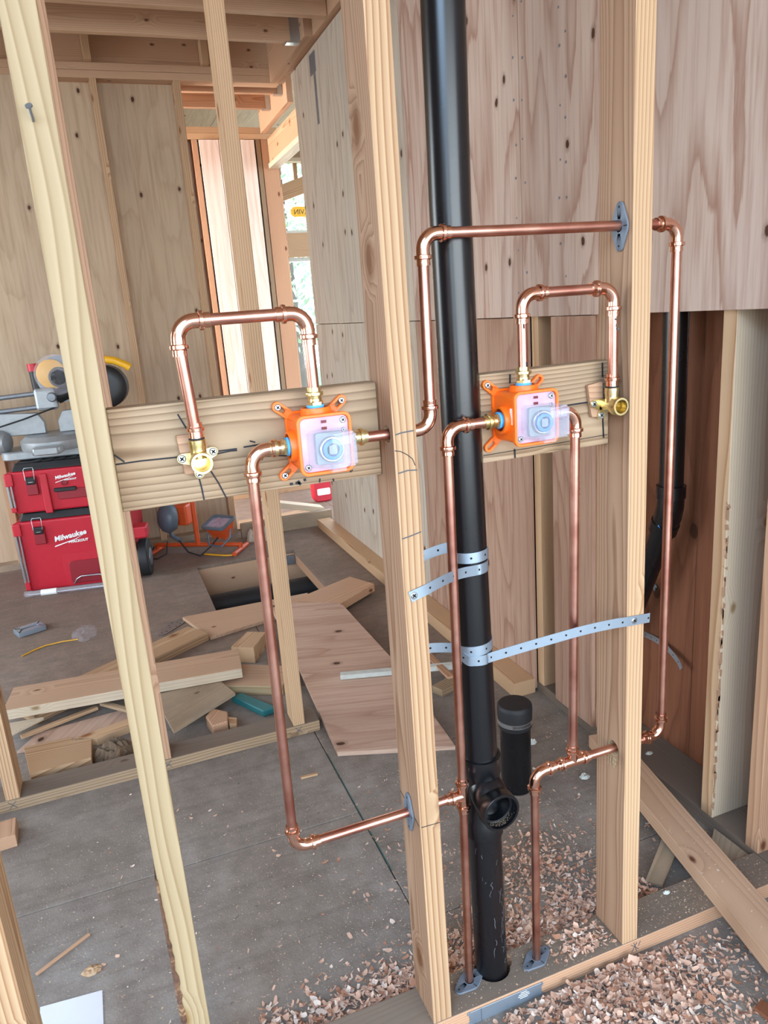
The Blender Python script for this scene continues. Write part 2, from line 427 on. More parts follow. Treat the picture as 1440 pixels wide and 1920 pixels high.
def drill(o, cyl):
    """cut cylinders (a, b, r) given in world space out of o"""
    dg = bpy.context.evaluated_depsgraph_get(); tmp = []
    for a, b, r in cyl:
        bm = bmesh.new(); sweep(bm, [a, b], r, 24); c = obj('cutter', bm, 'wood_red'); tmp.append(c)
        m = o.modifiers.new('b', 'BOOLEAN'); m.operation = 'DIFFERENCE'; m.object = c; m.solver = 'EXACT'
    bpy.context.view_layer.update(); dg = bpy.context.evaluated_depsgraph_get()
    me = bpy.data.meshes.new_from_object(o.evaluated_get(dg)); o.modifiers.clear(); o.data = me
    for c in tmp: bpy.data.objects.remove(c)
def ribbon(bm, pts, up, wd, th=.0004, mi=0):
    """flat strip of width wd across 'up'-perpendicular; up = surface normal"""
    up = Vector(up).normalized(); P = [Vector(p) for p in pts]; rows = []
    for i, p in enumerate(P):
        d = (P[min(i+1, len(P)-1)]-P[max(i-1, 0)]).normalized(); s = d.cross(up).normalized()*wd/2
        rows.append([bm.verts.new(q) for q in (p-s, p+s, p+s+up*th, p-s+up*th)])
    for i in range(len(P)-1):
        a, b = rows[i], rows[i+1]
        for k in range(4): bm.faces.new((a[k], a[(k+1) % 4], b[(k+1) % 4], b[k])).material_index = mi
    bm.faces.new(rows[0][::-1]); bm.faces.new(rows[-1])
def mark(name, lines, up, wd, mat, parent):
    """pen strokes lying on a face; world points"""
    for l_ in lines:
        bm = bmesh.new(); ribbon(bm, l_, up, wd)
        o = obj(name, bm, mat); par(o, parent)
    return o
def par(o, parent):
    """keep world placement while parenting"""
    bpy.context.view_layer.update(); o.parent = parent; o.matrix_parent_inverse = parent.matrix_world.inverted()
    return o
def text(name, body, size, m, mat, parent=None, th=.0003, shear=0.0, bold=0.0):
    c = bpy.data.curves.new(name, 'FONT'); c.body = body; c.size = size; c.extrude = th; c.shear = shear; c.offset = bold; c.resolution_u = 2
    c.align_x = 'LEFT'; o = bpy.data.objects.new(name, c); COL.objects.link(o)
    bpy.context.view_layer.update()
    me = bpy.data.meshes.new_from_object(o.evaluated_get(bpy.context.evaluated_depsgraph_get()))
    bpy.data.objects.remove(o); me.materials.clear(); me.materials.append(MAT[mat])
    r = bpy.data.objects.new(name, me); COL.objects.link(r)
    return place(r, m, parent)
def screw(parent, p, n, r=.0042, name='screw'):
    """cross-slot screw head at p facing n; in the parent's space"""
    n = Vector(n).normalized(); bm = bmesh.new()
    ref = Vector((0, 0, 1)) if abs(n.z) < .9 else Vector((1, 0, 0)); a = n.cross(ref).normalized(); b = n.cross(a); p = Vector(p)
    sweep(bm, [p-n*.002, p+n*.0004, p+n*.0012], [r, r, r*.75], 14)
    for d in (a+b, a-b):
        d = d.normalized(); s = n.cross(d)
        vs = [p+n*.0014+d*x*r*.6+s*y*r*.16 for x, y in ((-1, -1), (1, -1), (1, 1), (-1, 1))]
        f = bm.faces.new([bm.verts.new(v) for v in vs]); f.material_index = 1
    o = obj(name, bm, None, None, False, ['steel', 'hole_dark']); o.parent = parent; return o

# ================================================================== SETTING
# floor: subfloor sheets with real joints, and an opening cut in it
floor = struct(empty('floor'))
G = .0011
for (x0, x1, y0, y1) in ((-4.2, .087, .70, 1.92), (-4.2, .087, -.52, .70), (-4.2, .087, -1.74, -.52), (.087, 1.03, .275, 1.495), (.087, 1.03, -.945, .275),
                         (.087, 1.03, 1.495, 2.42), (-4.2, .087, 1.92, 2.42), (-4.2, -.05, 2.42, 3.18), (.52, 1.03, 2.42, 3.18), (-4.2, 1.03, 3.18, 4.4),
                         (-4.2, 1.03, 4.4, 5.6), (1.03, 3.2, 3.5, 5.6), (-4.2, 3.2, 5.6, 7.3), (-4.2, .087, -4.2, -1.74), (.087, 3.2, -4.2, -.945), (1.03, 3.2, -.945, .9)):
    abox('floor_panel', x0+G, x1-G, y0+G, y1-G, -.02, 0, 'x', 'subfloor_brown' if y0 > 1.4 else 'subfloor', floor, .0025)
# floor framing seen in the opening
abox('joist', -4.2, 3.2, 3.185, 3.225, -.28, -.021, 'x', 'wood_joist', floor)
abox('joist', -4.2, 3.2, 2.35, 2.39, -.26, -.021, 'x', 'wood_joist', floor)
abox('joist', .525, .563, 2.392, 3.183, -.085, -.021, 'y', 'wood_red', floor)
abox('joist', -.093, -.055, 2.392, 3.183, -.085, -.021, 'y', 'wood_joist', floor)
hg = abox('joist_hanger', .47, .522, 3.165, 3.183, -.085, -.03, 'z', 'steel_dull', floor)
gr = struct(abox('ground', -14, 20, -12, 24, -.75, -.6, 'x', 'soil'))
gr.name = 'trim_ground'
lawn = struct(abox('trim_lawn', -12, 20, 7.6, 26, -.59, -.5, 'x', 'outside_grass'))

# right wall: plywood on the room side, open bays below it near the camera
wr = struct(empty('wall_right'))
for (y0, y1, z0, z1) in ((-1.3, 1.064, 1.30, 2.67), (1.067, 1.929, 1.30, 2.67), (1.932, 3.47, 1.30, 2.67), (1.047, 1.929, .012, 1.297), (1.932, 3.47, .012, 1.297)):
    abox('plywood_sheet', .873, .885, y0, y1, z0, z1, 'z', 'ply_grey' if y0 > 1.9 else ('ply_low_shade' if z0 < 1 else 'ply_pink'), wr, .001)
abox('bottom_plate', .886, 1.025, -.9, 3.47, 0, .038, 'y', 'wood_dark_plate', wr)
for y, m in ((1.005, 'wood_tan'), (.225, 'wood_white'), (.08, 'wood_red'), (-.32, 'wood_tan'), (-.72, 'wood_tan'), (1.40, 'wood_tan'), (1.81, 'wood_tan'), (2.2, 'wood_tan'), (2.6, 'wood_tan'), (3.0, 'wood_tan'), (3.43, 'wood_tan')):
    sd0 = abox('stud', .886, 1.024, y, y+.038, .038, 2.66, 'z', m, wr)
    if y == .225: left_face(sd0, 'wood_tan')
abox('stud', .886, 1.024, .695, .733, .038, 2.66, 'z', 'wood_red', wr)
abox('plywood_strip', .874, .885, .711, .916, .039, 1.298, 'z', 'ply_low_shade', wr, .0008)
abox('stud', .886, 1.024, .878, .916, .038, 2.66, 'z', 'wood_red', wr)
abox('sheathing_panel', 1.026, 1.038, -.9, .46, 0, 2.7, 'z', 'ply_red', wr, .001)
abox('sheathing_panel', 1.026, 1.038, .462, 1.70, 0, 2.7, 'z', 'ply_red', wr, .001)
abox('sheathing_panel', 1.026, 1.038, 1.702, 3.47, 0, 2.7, 'z', 'ply_red', wr, .001)
abox('top_plate', .886, 1.025, -.9, 3.47, 2.67, 2.745, 'y', 'wood_joist', wr)
# mill edge (wane) left on the pale stud, flush bark pieces
rnd = random.Random(3)
bm = bmesh.new()
for k in range(34):
    z = .06+k*.024+rnd.random()*.02; w = .002+rnd.random()*.005; h = .006+rnd.random()*.03
    vs = bxm(bm, (.8850, .2240, z), (.8860+w, .2245+.004, z+h))
    for v in vs: v.co.x += rnd.uniform(-.001, .003); v.co.z += rnd.uniform(-.006, .006)
wn_ = obj('wane_flakes', bm, 'wood_heart_shade', wr); wn_['kind'] = 'stuff'
# nail heads along the sheet joints
bm = bmesh.new()
for yy in (1.045, 1.09, .86, .83):
    z = 1.36+rnd.random()*.08
    while z < 2.6:
        p = Vector((.8729, yy+rnd.uniform(-.006, .006), z)); sweep(bm, [p, p-Vector((.0012, 0, 0))], rnd.uniform(.003, .0045), 8); z += .085+rnd.random()*.06
nh = obj('nail_heads', bm, 'steel_dull', wr); nh['kind'] = 'stuff'
abox('metal_strap', .8705, .8728, 3.035, 3.065, 2.31, 2.56, 'z', 'steel_dull', wr, .0005)
abox('metal_strap', .8700, .8728, 3.02, 3.12, 2.55, 2.645, 'z', 'steel_dull', wr, .0005)

# back wall of the room with sheets behind its studs
wb = struct(empty('wall_back'))
for x, m in ((-.20, 'wood_tan'), (.25, 'wood_tan'), (-.60, 'wood_tan'), (-1.036, 'wood_tan'), (-1.44, 'wood_tan'), (-1.85, 'wood_tan'), (-2.25, 'wood_tan')):
    abox('stud', x, x+.038, 3.75, 3.838, .038, 2.69, 'z', m, wb)
abox('bottom_plate', -4.1, .288, 3.75, 3.838, 0, .038, 'x', 'wood_dusty', wb)
for x0, x1 in ((-4.1, -1.42), (-1.418, -.181), (-.179, .288)):
    abox('plywood_sheet', x0, x1, 3.839, 3.851, .0, 2.69, 'z', 'ply_tan', wb, .001)
abox('plywood_sheet', -1.83, -.585, 3.736, 3.748, .74, 2.69, 'z', 'ply_tan', wb, .001)
abox('plywood_sheet', -4.1, -1.833, 3.736, 3.748, .74, 2.69, 'z', 'ply_tan', wb, .001)
abox('top_plate', -4.1, .868, 3.75, 3.838, 2.69, 2.728, 'x', 'wood_joist', wb)
abox('top_plate', -4.1, .868, 3.75, 3.838, 2.729, 2.767, 'x', 'wood_joist', wb)
abox('rim_board', -4.1, .868, 3.80, 3.838, 2.768, 2.93, 'x', 'wood_joist', wb)
for x in (-.21, .42): abox('blocking', x, x+.038, 3.70, 3.795, 2.768, 2.90, 'z', 'wood_tan', wb)

# ceiling: joists, hangers, ledger, deck
ce = struct(empty('ceiling'))
for y, xe in ((2.33, .845), (2.69, .845), (3.03, .80), (1.97, .845), (1.6, .845)):
    abox('joist', -4.1, xe, y, y+.038, 2.68, 2.915, 'x', 'wood_joist', ce)
for y in (3.03,):
    bm = bmesh.new(); bxm(bm, (.735, y-.003, 2.674), (.803, y+.041, 2.679)); bxm(bm, (.755, y-.004, 2.675), (.803, y-.001, 2.85)); bxm(bm, (.755, y+.039, 2.675), (.803, y+.042, 2.85))
    obj('joist_hanger', bm, 'steel', ce)
abox('ledger', .804, .884, 2.95, 3.72, 2.68, 2.915, 'y', 'wood_joist', ce)
abox('ledger', .847, .884, -.9, 2.945, 2.68, 2.915, 'y', 'wood_joist', ce)
for x0, x1, y0, y1 in ((-4.1, -1.664, -1.5, 7.3), (-1.66, .776, -1.5, 7.3), (.78, 3.216, -1.5, 7.3), (-4.1, -3.0, -4.2, -1.504), (-.9, .776, -4.2, -1.504), (.78, 3.216, -4.2, -1.504), (-2.996, -.904, -4.2, -3.5)):
    abox('deck_sheet', x0, x1, y0, y1, 2.917, 2.935, 'y', 'ply_tan', ce, .001)  # hole in the deck behind the camera is made for the added blue lamp
for y in (3.95, 4.29):
    abox('joist', -4.1, .93, y, y+.038, 2.69, 2.915, 'x', 'wood_red', ce)
    bm = bmesh.new(); bxm(bm, (.88, y-.003, 2.684), (.933, y+.041, 2.689)); bxm(bm, (.9, y-.004, 2.685), (.933, y-.001, 2.85)); obj('joist_hanger', bm, 'steel', ce)
abox('ledger', .934, .972, 3.86, 4.66, 2.62, 2.915, 'y', 'wood_red', ce)

# next room beyond the opening
wf = struct(empty('wall_far'))
for x0, x1, m in ((.372, .412, 'wood_white'), (.45, .488, 'wood_red'), (.785, .823, 'wood_white'), (.90, .932, 'wood_grey'), (.937, 1.06, 'wood_red'), (-.2, -.162, 'wood_tan'), (.02, .058, 'wood_tan')):
    abox('stud', x0, x1, 4.70, 4.789, .038, 2.59, 'z', m, wf)
abox('bottom_plate', -4.1, 1.06, 4.70, 4.789, 0, .038, 'x', 'wood_tan', wf)
abox('top_plate', -4.1, 1.06, 4.70, 4.789, 2.591, 2.63, 'x', 'wood_tan', wf)
abox('top_plate', -4.1, 1.06, 4.70, 4.789, 2.631, 2.67, 'x', 'wood_tan', wf)
for x0, x1, z0, z1 in ((-4.1, .64, 0, 1.15), (.642, 1.06, 0, 1.15), (-4.1, .64, 1.153, 2.67), (.642, 1.06, 1.153, 2.67)):
    abox('plywood_sheet', x0, x1, 4.79, 4.802, z0, z1, 'z', 'ply_pink', wf, .001)
abox('header_beam', .985, 1.05, 3.52, 4.69, 2.43, 2.59, 'y', 'wood_tan', wf)
abox('header_edge', .975, 1.05, 3.52, 4.69, 2.395, 2.428, 'y', 'wood_white', wf)
for x0, x1 in ((.499, .633), (.637, .772), (.79, .886)): abox('sheathing_board', x0, x1, 4.685, 4.699, .05, 2.585, 'z', 'ply_pale', wf, .001)
# low kerb at the far room with scrap behind it
abox('sill_plate', .29, .90, 3.60, 3.638, 0, .095, 'x', 'wood_dusty', wf)

ww = struct(empty('wall_window'))
abox('header_beam', 1.0, 3.1, 6.96, 7.0, 1.95, 2.19, 'x', 'wood_tan', ww)
abox('header_beam', .9, 3.1, 6.5, 6.56, 2.82, 2.917, 'x', 'wood_grey', ww)
tw_ = text('lettering', 'ID-COMP', .075, frame((1.16, 6.498, 2.84), (1, 0, 0), (0, 0, 1)), 'ink', None, .0005); par(tw_, ww)
abox('header_edge', .9, 3.1, 6.48, 6.56, 2.785, 2.818, 'x', 'wood_white', ww)
slab('rake_board', [(1.2, 6.96, 2.52), (3.0, 6.96, 3.10), (3.0, 6.96, 2.94), (1.2, 6.96, 2.36)], -.04, 'wood_tan', ww)
for x in (1.78, 2.2): abox('cripple_stud', x, x+.04, 6.99, 7.03, 2.62, 2.9, 'z', 'wood_tan', ww)
abox('stud', 1.2, 1.29, 6.96, 7.05, 0, 2.5, 'z', 'wood_tan', ww)
abox('stud', 2.5, 2.59, 6.96, 7.05, 0, 2.9, 'z', 'wood_tan', ww)
abox('plywood_sheet', -4.1, 1.2, 7.02, 7.04, 0, 2.95, 'z', 'ply_tan', ww)
abox('plywood_sheet', 2.59, 3.2, 7.02, 7.04, 0, 2.95, 'z', 'ply_tan', ww)
abox('plywood_sheet', 1.29, 2.5, 7.02, 7.04, 0, .42, 'z', 'ply_tan', ww)
w1 = struct(empty('window_1'))
for a, b in (((1.29, .42), (1.33, 1.95)), ((2.46, .42), (2.5, 1.95)), ((1.331, .42), (2.459, .46)), ((1.331, 1.91), (2.459, 1.949))):
    abox('frame', a[0], b[0], 7.0, 7.05, a[1], b[1], 'x', 'plaster_white', w1)
abox('pane', 1.331, 2.459, 7.024, 7.029, .461, 1.909, 'x', 'window_glass', w1, 0)
w2 = struct(empty('window_2'))
abox('frame', 1.29, 2.5, 7.0, 7.05, 2.191, 2.22, 'x', 'plaster_white', w2)
slab('pane', [(1.30, 7.026, 2.221), (2.49, 7.026, 2.221), (2.49, 7.026, 2.76), (1.30, 7.026, 2.385)], .005, 'window_glass', w2, 0)
# sticker on the upper pane, printed to be read from outdoors
st = empty('window_sticker', (1.83, 7.0, 2.40), 0, 'orange-yellow maker sticker on the far upper window pane', 'sticker')
place(prism('sticker_sheet', [(-.12, -.02), (-.09, -.05), (.19, -.05), (.19, .05), (-.09, .05), (-.12, .02)], .001, 'sticker_yellow', st), frame((0, 0, 0), (1, 0, 0), (0, 0, 1)), st)
tx = text('lettering', 'MARVIN', .07, Matrix(), 'black_plastic', st)
place(tx, Matrix(((-1, 0, 0, .17), (0, 0, -1, -.0015), (0, 1, 0, -.024), (0, 0, 0, 1))), st)

# left wall and front wall framing that shut the room in (outside the picture)
wl_ = struct(empty('wall_left'))
for y0, y1 in ((-4.2, -1.96), (.2, 1.6), (3.6, 4.0), (4.7, 7.1)): abox('plywood_sheet', -4.22, -4.2, y0, y1, 0, 2.9, 'z', 'ply_tan', wl_)
abox('plywood_sheet', -4.22, -4.2, -1.95, .19, 0, .62, 'z', 'ply_tan', wl_); abox('plywood_sheet', -4.22, -4.2, -1.95, .19, 1.9, 2.9, 'z', 'ply_tan', wl_)
wn2 = struct(empty('wall_front'))
for x0, x1, z0, z1 in ((-4.2, -3.3, 0, 2.9), (-3.29, -2.41, 0, .6), (-3.29, -2.41, 2.5, 2.9), (-2.4, -1.6, 0, 2.9)): abox('plywood_sheet', x0, x1, -4.2, -4.18, z0, z1, 'z', 'ply_tan', wn2)  # hole in these sheets is made for the added front lamp

# trees outside the far window
def tree(x, y, h, r, label):
    t_ = empty('tree', (x, y, -.5), 0, label, 'tree'); rn = random.Random(int(x*10+y))
    lathe('trunk', (0, 0, 0), (0, 0, 1), [(0, .16), (h*.4, .12), (h*.85, .05)], 'bark', t_, 10)
    bm = bmesh.new()
    for k in range(2600):
        d = Vector((rn.gauss(0, 1), rn.gauss(0, 1), rn.gauss(0, 1))).normalized()*r*rn.random()**.4
        c = Vector((d.x, d.y, h*.62+d.z*1.25)); s = rn.uniform(.05, .11)
        a = Vector((rn.uniform(-1, 1), rn.uniform(-1, 1), rn.uniform(-1, 1))).normalized(); b = a.orthogonal().normalized()
        bm.faces.new([bm.verts.new(c+q) for q in (-a*s, b*s*.5, a*s, -b*s*.5)])
    f = obj('foliage', bm, 'leaf', t_); f['kind'] = 'stuff'
tree(3.0, 12.5, 5.2, 1.7, 'leafy tree close outside the far window, on its left side')
tree(6.9, 17.5, 6.5, 2.2, 'taller leafy tree farther outside the far window')

# ================================================================== FRAMED WALL IN FRONT
bp = abox('bottom_plate', -1.6, .884, 0, .089, .0005, .038, 'x', 'wood_dark_plate')
bp.data.materials[0] = MAT['wood_red']; dusty(bp, 'wood_dark_plate')
tag(bp, 'dusty bottom plate on the floor under the drilled pipe risers', 'timber')
mark('pencil_mark', [[(.455, -.0004, .030), (.475, -.0004, .012)], [(.470, -.0004, .031), (.457, -.0004, .010)], [(.462, -.0004, .033), (.47, -.0004, .008)], [(.479, -.0004, .031), (.474, -.0004, .02)]], (0, -1, 0), .0014, 'ink_grey', bp)
sA = abox('wall_stud', -.437, -.396, 0, .089, .039, 2.64, 'z', 'wood_pale'); tag(sA, 'pale cream wall stud with a bark edge low down, carrying a bent nail', 'stud')
sB = abox('wall_stud', 0, .0385, 0, .089, .039, 2.64, 'z', 'wood_warm'); tag(sB, 'orange-brown wall stud in the middle, beside the black stack', 'stud')
sC = abox('wall_stud', .4326, .471, 0, .089, .039, 2.64, 'z', 'wood_tan'); tag(sC, 'yellowish wall stud on the right, drilled for two copper lines', 'stud')
sD = abox('wall_stud', -.692, -.652, 0, .089, .039, 2.64, 'z', 'wood_warm'); tag(sD, 'near stud cut off by the bottom left corner of the photo', 'stud')
left_face(sB); left_face(sC)  # left faces get heartwood brown that also carries their shade
drill(sB, [((-.02, .026, 1.169), (.06, .026, 1.169), .0145), ((-.02, .045, .481), (.06, .045, .481), .0115)])
drill(sC, [((.41, .029, 1.456), (.49, .029, 1.456), .0115), ((.41, .036, .487), (.49, .036, .487), .0165)])
drill(bp, [((.1625, .068, -.01), (.1625, .068, .06), .037), ((.186, .072, -.01), (.186, .072, .06), .022), ((.104, .056, -.01), (.104, .056, .06), .0095), ((.254, .0452, -.01), (.254, .0452, .06), .0095)])
# the bark (wane) edge at the foot of the pale stud
bm = bmesh.new(); rnd = random.Random(5); rows = []
for k in range(40):
    z = .05+k*.0125; w = .001+.009*min(1, max(0, (.55-z)/.35))*(.7+.5*rnd.random()); w *= 1 if k % 5 else .6
    rows.append([bm.verts.new(p) for p in ((-.4374, -.0012, z), (-.4374+w, -.0012, z), (-.4374+w*.3, -.004, z+.003*rnd.random()), (-.4398, .001, z), (-.4392, .03+.02*rnd.random(), z), (-.437, .03, z))])
for a, b in zip(rows, rows[1:]):
    for k in range(6): bm.faces.new((a[k], a[(k+1) % 6], b[(k+1) % 6], b[k]))
bm.faces.new(rows[0]); bm.faces.new(rows[-1][::-1])
par(obj('bark', bm, 'wane_bark'), sA)
# bent nail in the pale stud
bm = bmesh.new(); sweep(bm, [(-.421, .004, 1.594), (-.421, -.008, 1.597), (-.4220, -.013, 1.601), (-.4225, -.016, 1.606)], .0015, 8)
sweep(bm, [(-.4225, -.016, 1.606), (-.4230, -.0175, 1.6075)], .0042, 12); par(obj('nail', bm, 'steel_dull', None, True), sA)
# pen marks on the middle stud
mark('pencil_mark', [[(.004, -.0003, 1.171), (.014, -.0003, 1.173), (.034, -.0003, 1.174)], [(.004, -.0003, 1.1115), (.02, -.0003, 1.114), (.036, -.0003, 1.1125)], [(.003, -.0003, 1.007), (.014, -.0003, 1.0085), (.036, -.0003, 1.013)]], (0, -1, 0), .002, 'ink_grey', sB)
mark('pen_line', [[(.001, -.0003, 1.147), (.010, -.0003, 1.145), (.020, -.0003, 1.139), (.029, -.0003, 1.131), (.033, -.0003, 1.120)], [(.002, -.0003, .478), (.038, -.0003, .4765)]], (0, -1, 0), .0012, 'ink', sB)
mark('pen_line', [[(-.0003, .088, .497), (-.0003, .004, .478)]], (-1, 0, 0), .0012, 'ink', sB)
tw = text('lettering', 'IX2', .032, frame((.008, -.0004, 1.752), (1, 0, 0), (0, 0, 1)), 'blue_cap'); par(tw, sB)

YB = .057
b1 = timber('blocking_board', (-.396, YB+.019, 1.1755), (1, 0, -.004), (0, 0, 1), .3955, .146, .037, 'wood_grey'); tag(b1, 'weathered blocking board between the pale and middle studs, with black pen lines', 'board', 'flat blocking boards behind the valves')
b2 = timber('blocking_board', (.1795, YB+.019, 1.1665), (1, 0, .005), (0, 0, 1), .2527, .147, .037, 'wood_grey'); tag(b2, 'short blocking board fixed to the right stud, its sawn end facing left', 'board', 'flat blocking boards behind the valves')
yb = YB-.0003
def Lb(*pts): return [(x, yb, z) for x, z in pts]
mark('pen_line', [Lb((-.395, 1.172), (-.36, 1.1725), (-.31, 1.171)), Lb((-.259, 1.168), (-.235, 1.170), (-.225, 1.1695)), Lb((-.252, 1.172), (-.225, 1.172)), Lb((-.215, 1.173), (-.19, 1.174)), Lb((-.395, 1.186), (-.383, 1.174)), Lb((-.302, 1.232), (-.291, 1.206)),
     Lb((-.285, 1.138), (-.283, 1.12), (-.282, 1.103)), Lb((-.268, 1.147), (-.258, 1.125), (-.250, 1.102)), Lb((-.191, 1.150), (-.187, 1.155), (-.17, 1.1545), (-.15, 1.151)), Lb((-.104, 1.109), (-.105, 1.103)), Lb((-.083, 1.106), (-.082, 1.101)), Lb((-.056, 1.120), (-.053, 1.112), (-.050, 1.115)), Lb((-.205, 1.181), (-.197, 1.178))], (0, -1, 0), .0022, 'ink', b1)
mark('pen_blot', [Lb((-.152, 1.1075), (-.147, 1.107)), Lb((-.143, 1.108), (-.136, 1.106)), Lb((-.139, 1.1105), (-.135, 1.104)), Lb((-.130, 1.110), (-.126, 1.111))], (0, -1, 0), .004, 'ink', b1)
mark('pen_line', [Lb((.418, 1.238), (.4185, 1.213)), Lb((.345, 1.172), (.398, 1.173)), Lb((.419, 1.150), (.4215, 1.106)), Lb((.2355, 1.236), (.235, 1.221)), Lb((.2405, 1.110), (.241, 1.094))], (0, -1, 0), .003, 'ink', b2)
mark('chalk_line', [Lb((.181, 1.1065), (.30, 1.108), (.43, 1.111))], (0, -1, 0), .0011, 'ink', b2)

# ------------------------------------------------------------------ valve boxes
def seg_cup(L, r=.0103, rb=.0131, lead=0.0):
    """radius profile of a press cup, s from its open end"""
    return [(0, r), (.005, r), (.0062, r*.97), (.0085, r*1.0), (.0095, rb), (.0125, rb*1.02), (.0145, rb), (.0157, r), (L, r)]
def valve_box(x, z, label, screws):
    R = empty('shower_valve_box', (x, YB, z), 0, label, 'valve', 'orange shower valve boxes')
    FY = frame((0, 0, 0), (1, 0, 0), (0, 0, 1))            # local z of this frame points to the room (-y)
    D = .077; w, h = .078, .084
    def at(y): m = FY.copy(); m.translation = (0, -y, 0); return m
    prism('housing', rrect(w-.004, h-.004, .009), D-.008, 'orange_plastic', R, at(.0), .0008)
    prism('housing_rim', rrect(w+.003, h+.003, .011), .008, 'orange_plastic', R, at(D-.0085), .0008, rrect(w-.006, h-.006, .008))
    prism('back_flange', rrect(w+.002, h+.002, .010), .005, 'orange_plastic', R, at(.0005), .0006)
    for sx_, sz_ in ((-1, 1), (1, 1), (-1, -1), (1, -1)):
        d = Vector((sx_, sz_*.8)).normalized(); c = Vector((sx_*(w/2-.004), sz_*(h/2-.002)))
        e = c+d*.019; n_ = 24; ang = math.atan2(d.y, d.x)
        def caps(r, a, b):
            return [(b.x+r*math.cos(ang-math.pi/2+math.pi*i/11), b.y+r*math.sin(ang-math.pi/2+math.pi*i/11)) for i in range(12)] + \
                   [(a.x+r*math.cos(ang+math.pi/2+math.pi*i/11), a.y+r*math.sin(ang+math.pi/2+math.pi*i/11)) for i in range(12)]
        prism('mounting_ear', caps(.0078, c, e), .007, 'orange_plastic', R, at(.0002), .0006, caps(.0036, c+d*.009, e))
        if (sx_, sz_) in screws: screw(R, (e.x*.99, -.0082, e.y*.99), (0, -1, 0), .005)
    # ports left, top, right: collar, seal, brass adapter with thread tape
    for d, off in (((-1, 0, 0), w/2), ((0, 0, 1), h/2), ((1, 0, 0), w/2)):
        dv = Vector(d); o_ = dv*(off-.004)+Vector((0, -.037, -.003 if d[2] == 0 else 0))
        lathe('port_collar', o_, d, [(0, .0235), (.0095, .0225), (.0115, .0218), (.0118, .0185), (.004, .018)], 'orange_plastic', R, 32, False)
        lathe('port_seal', o_, d, [(.0, .0187), (.0085, .0184), (.0092, .012)], 'maroon_rubber' if d[0] else 'rubber_black', R, 28)
        ad = lathe('brass_adapter', o_, d, [(.006, .0125), (.019, .0125), (.0195, .0115), (.021, .0108)], 'brass', R, 6)
        lathe('cup', o_, d, [(.019, .0105), (.024, .0105), (.0245, .0100), (.0275, .0103), (.0285, .0131), (.0318, .0134), (.033, .0131), (.034, .0104), (.040, .0104), (.0402, .0085)], 'brass', ad, 28)
        rn = random.Random(int(x*1000)+int(off*999)); pr = [(.0090+.0015*k, .0126+rn.random()*.0014) for k in range(5)]
        lathe('thread_tape', o_, d, pr, 'blue_tape', ad, 18)
    # clear cover plate and hood
    prism('cover_plate', rrect(w-.007, h-.007, .008), .0022, 'clear_cover', R, at(D-.006), .0004)
    for sx_, sz_ in ((1, 1), (-1, -1), (1, .55)):
        screw(R, (sx_*(w/2-.0105), -(D-.0035), sz_*(h/2-.0105)), (0, -1, 0), .0046 if sz_ != .55 else .0035, 'cover_screw')
    for zz in (.030, .0205):
        bm = bmesh.new(); bxm(bm, (-.004, -D+.0033, zz), (.004, -D+.0036, zz+.004)); q_ = obj('cover_slot', bm, 'maroon_rubber', R)
    hb = .046; bm = bmesh.new()
    lo = [(-.027, -D+.0035, -.033), (.031, -D+.0035, -.033), (.031, -D+.0035, .021), (-.027, -D+.0035, .021)]
    hi = [(-.002, -D-hb*.95, -.028), (.0325, -D-hb*.95, -.028), (.0325, -D-hb*.95, .021), (-.002, -D-hb*.95, .019)]
    for k in range(4):
        a, b = lo[k], lo[(k+1) % 4]; c, d = hi[(k+1) % 4], hi[k]; bm.faces.new([bm.verts.new(p) for p in (a, b, c, d)])
    bm.faces.new([bm.verts.new(p) for p in hi]); bmesh.ops.remove_doubles(bm, verts=bm.verts, dist=1e-5)
    bmesh.ops.bevel(bm, geom=[e for e in bm.edges if not e.is_boundary], offset=.0035, segments=3, affect='EDGES')
    hd = obj('cover_hood', bm, 'clear_hood', R, True); sm = hd.modifiers.new('s', 'SOLIDIFY'); sm.thickness = .0012
    bm = bmesh.new(); bxm(bm, (-.004, -D-hb*.95-.004, .004), (.024, -D-hb*.95-.0005, .0165)); bevel(bm, .0012); obj('hood_tab', bm, 'clear_hood', R)
    bm = bmesh.new(); bxm(bm, (.0, -D-hb*.45, -.038), (.021, -D-hb*.45+.0015, -.028)); bxm(bm, (.0, -D-hb*.45, -.038), (.0015, -D-hb*.1, -.029)); obj('hood_lip', bm, 'clear_hood', R)
    # cartridge behind the hood
    prism('cartridge_block', rrect(.040, .046, .003, 3, .004, -.006), .014, 'grey_core', R, at(D-.012), .0008)
    c0 = (.006, -D-.001, -.007)
    lathe('chrome_ring', c0, (0, -1, 0), [(0, .0185), (.007, .0185), (.008, .0175), (.008, .0155), (.002, .015)], 'steel', R, 32, False)
    lathe('blue_cap', c0, (0, -1, 0), [(0, .0148), (.012, .0148), (.013, .013), (.013, .0095), (.009, .009)], 'blue_cap', R, 32, False)
    prism('spindle', rrect(.012, .014, .002, 3), .010, 'grey_core', R, frame((c0[0], c0[1]-.002, c0[2]), (1, 0, 0), (0, 0, 1)), .0006)
    if label.startswith('right'):
        st_ = prism('sticker', rrect(.0085, .026, .001, 2), .0004, 'white_print', R, frame((-w/2+.0018, -D+.017, .004), (0, -1, 0), (0, 0, 1)))
        place(st_, frame((-w/2+.0016, -D+.017, .004), (0, 1, 0), (0, 0, 1)), R)
    return R
valve_box(-.110, 1.1745, 'left orange valve box with a clear cover, fixed to the weathered board', ((-1, 1), (1, 1), (-1, -1)))
valve_box(.2385, 1.1715, 'right orange valve box with a clear cover, fixed to the short board', ((-1, 1),))

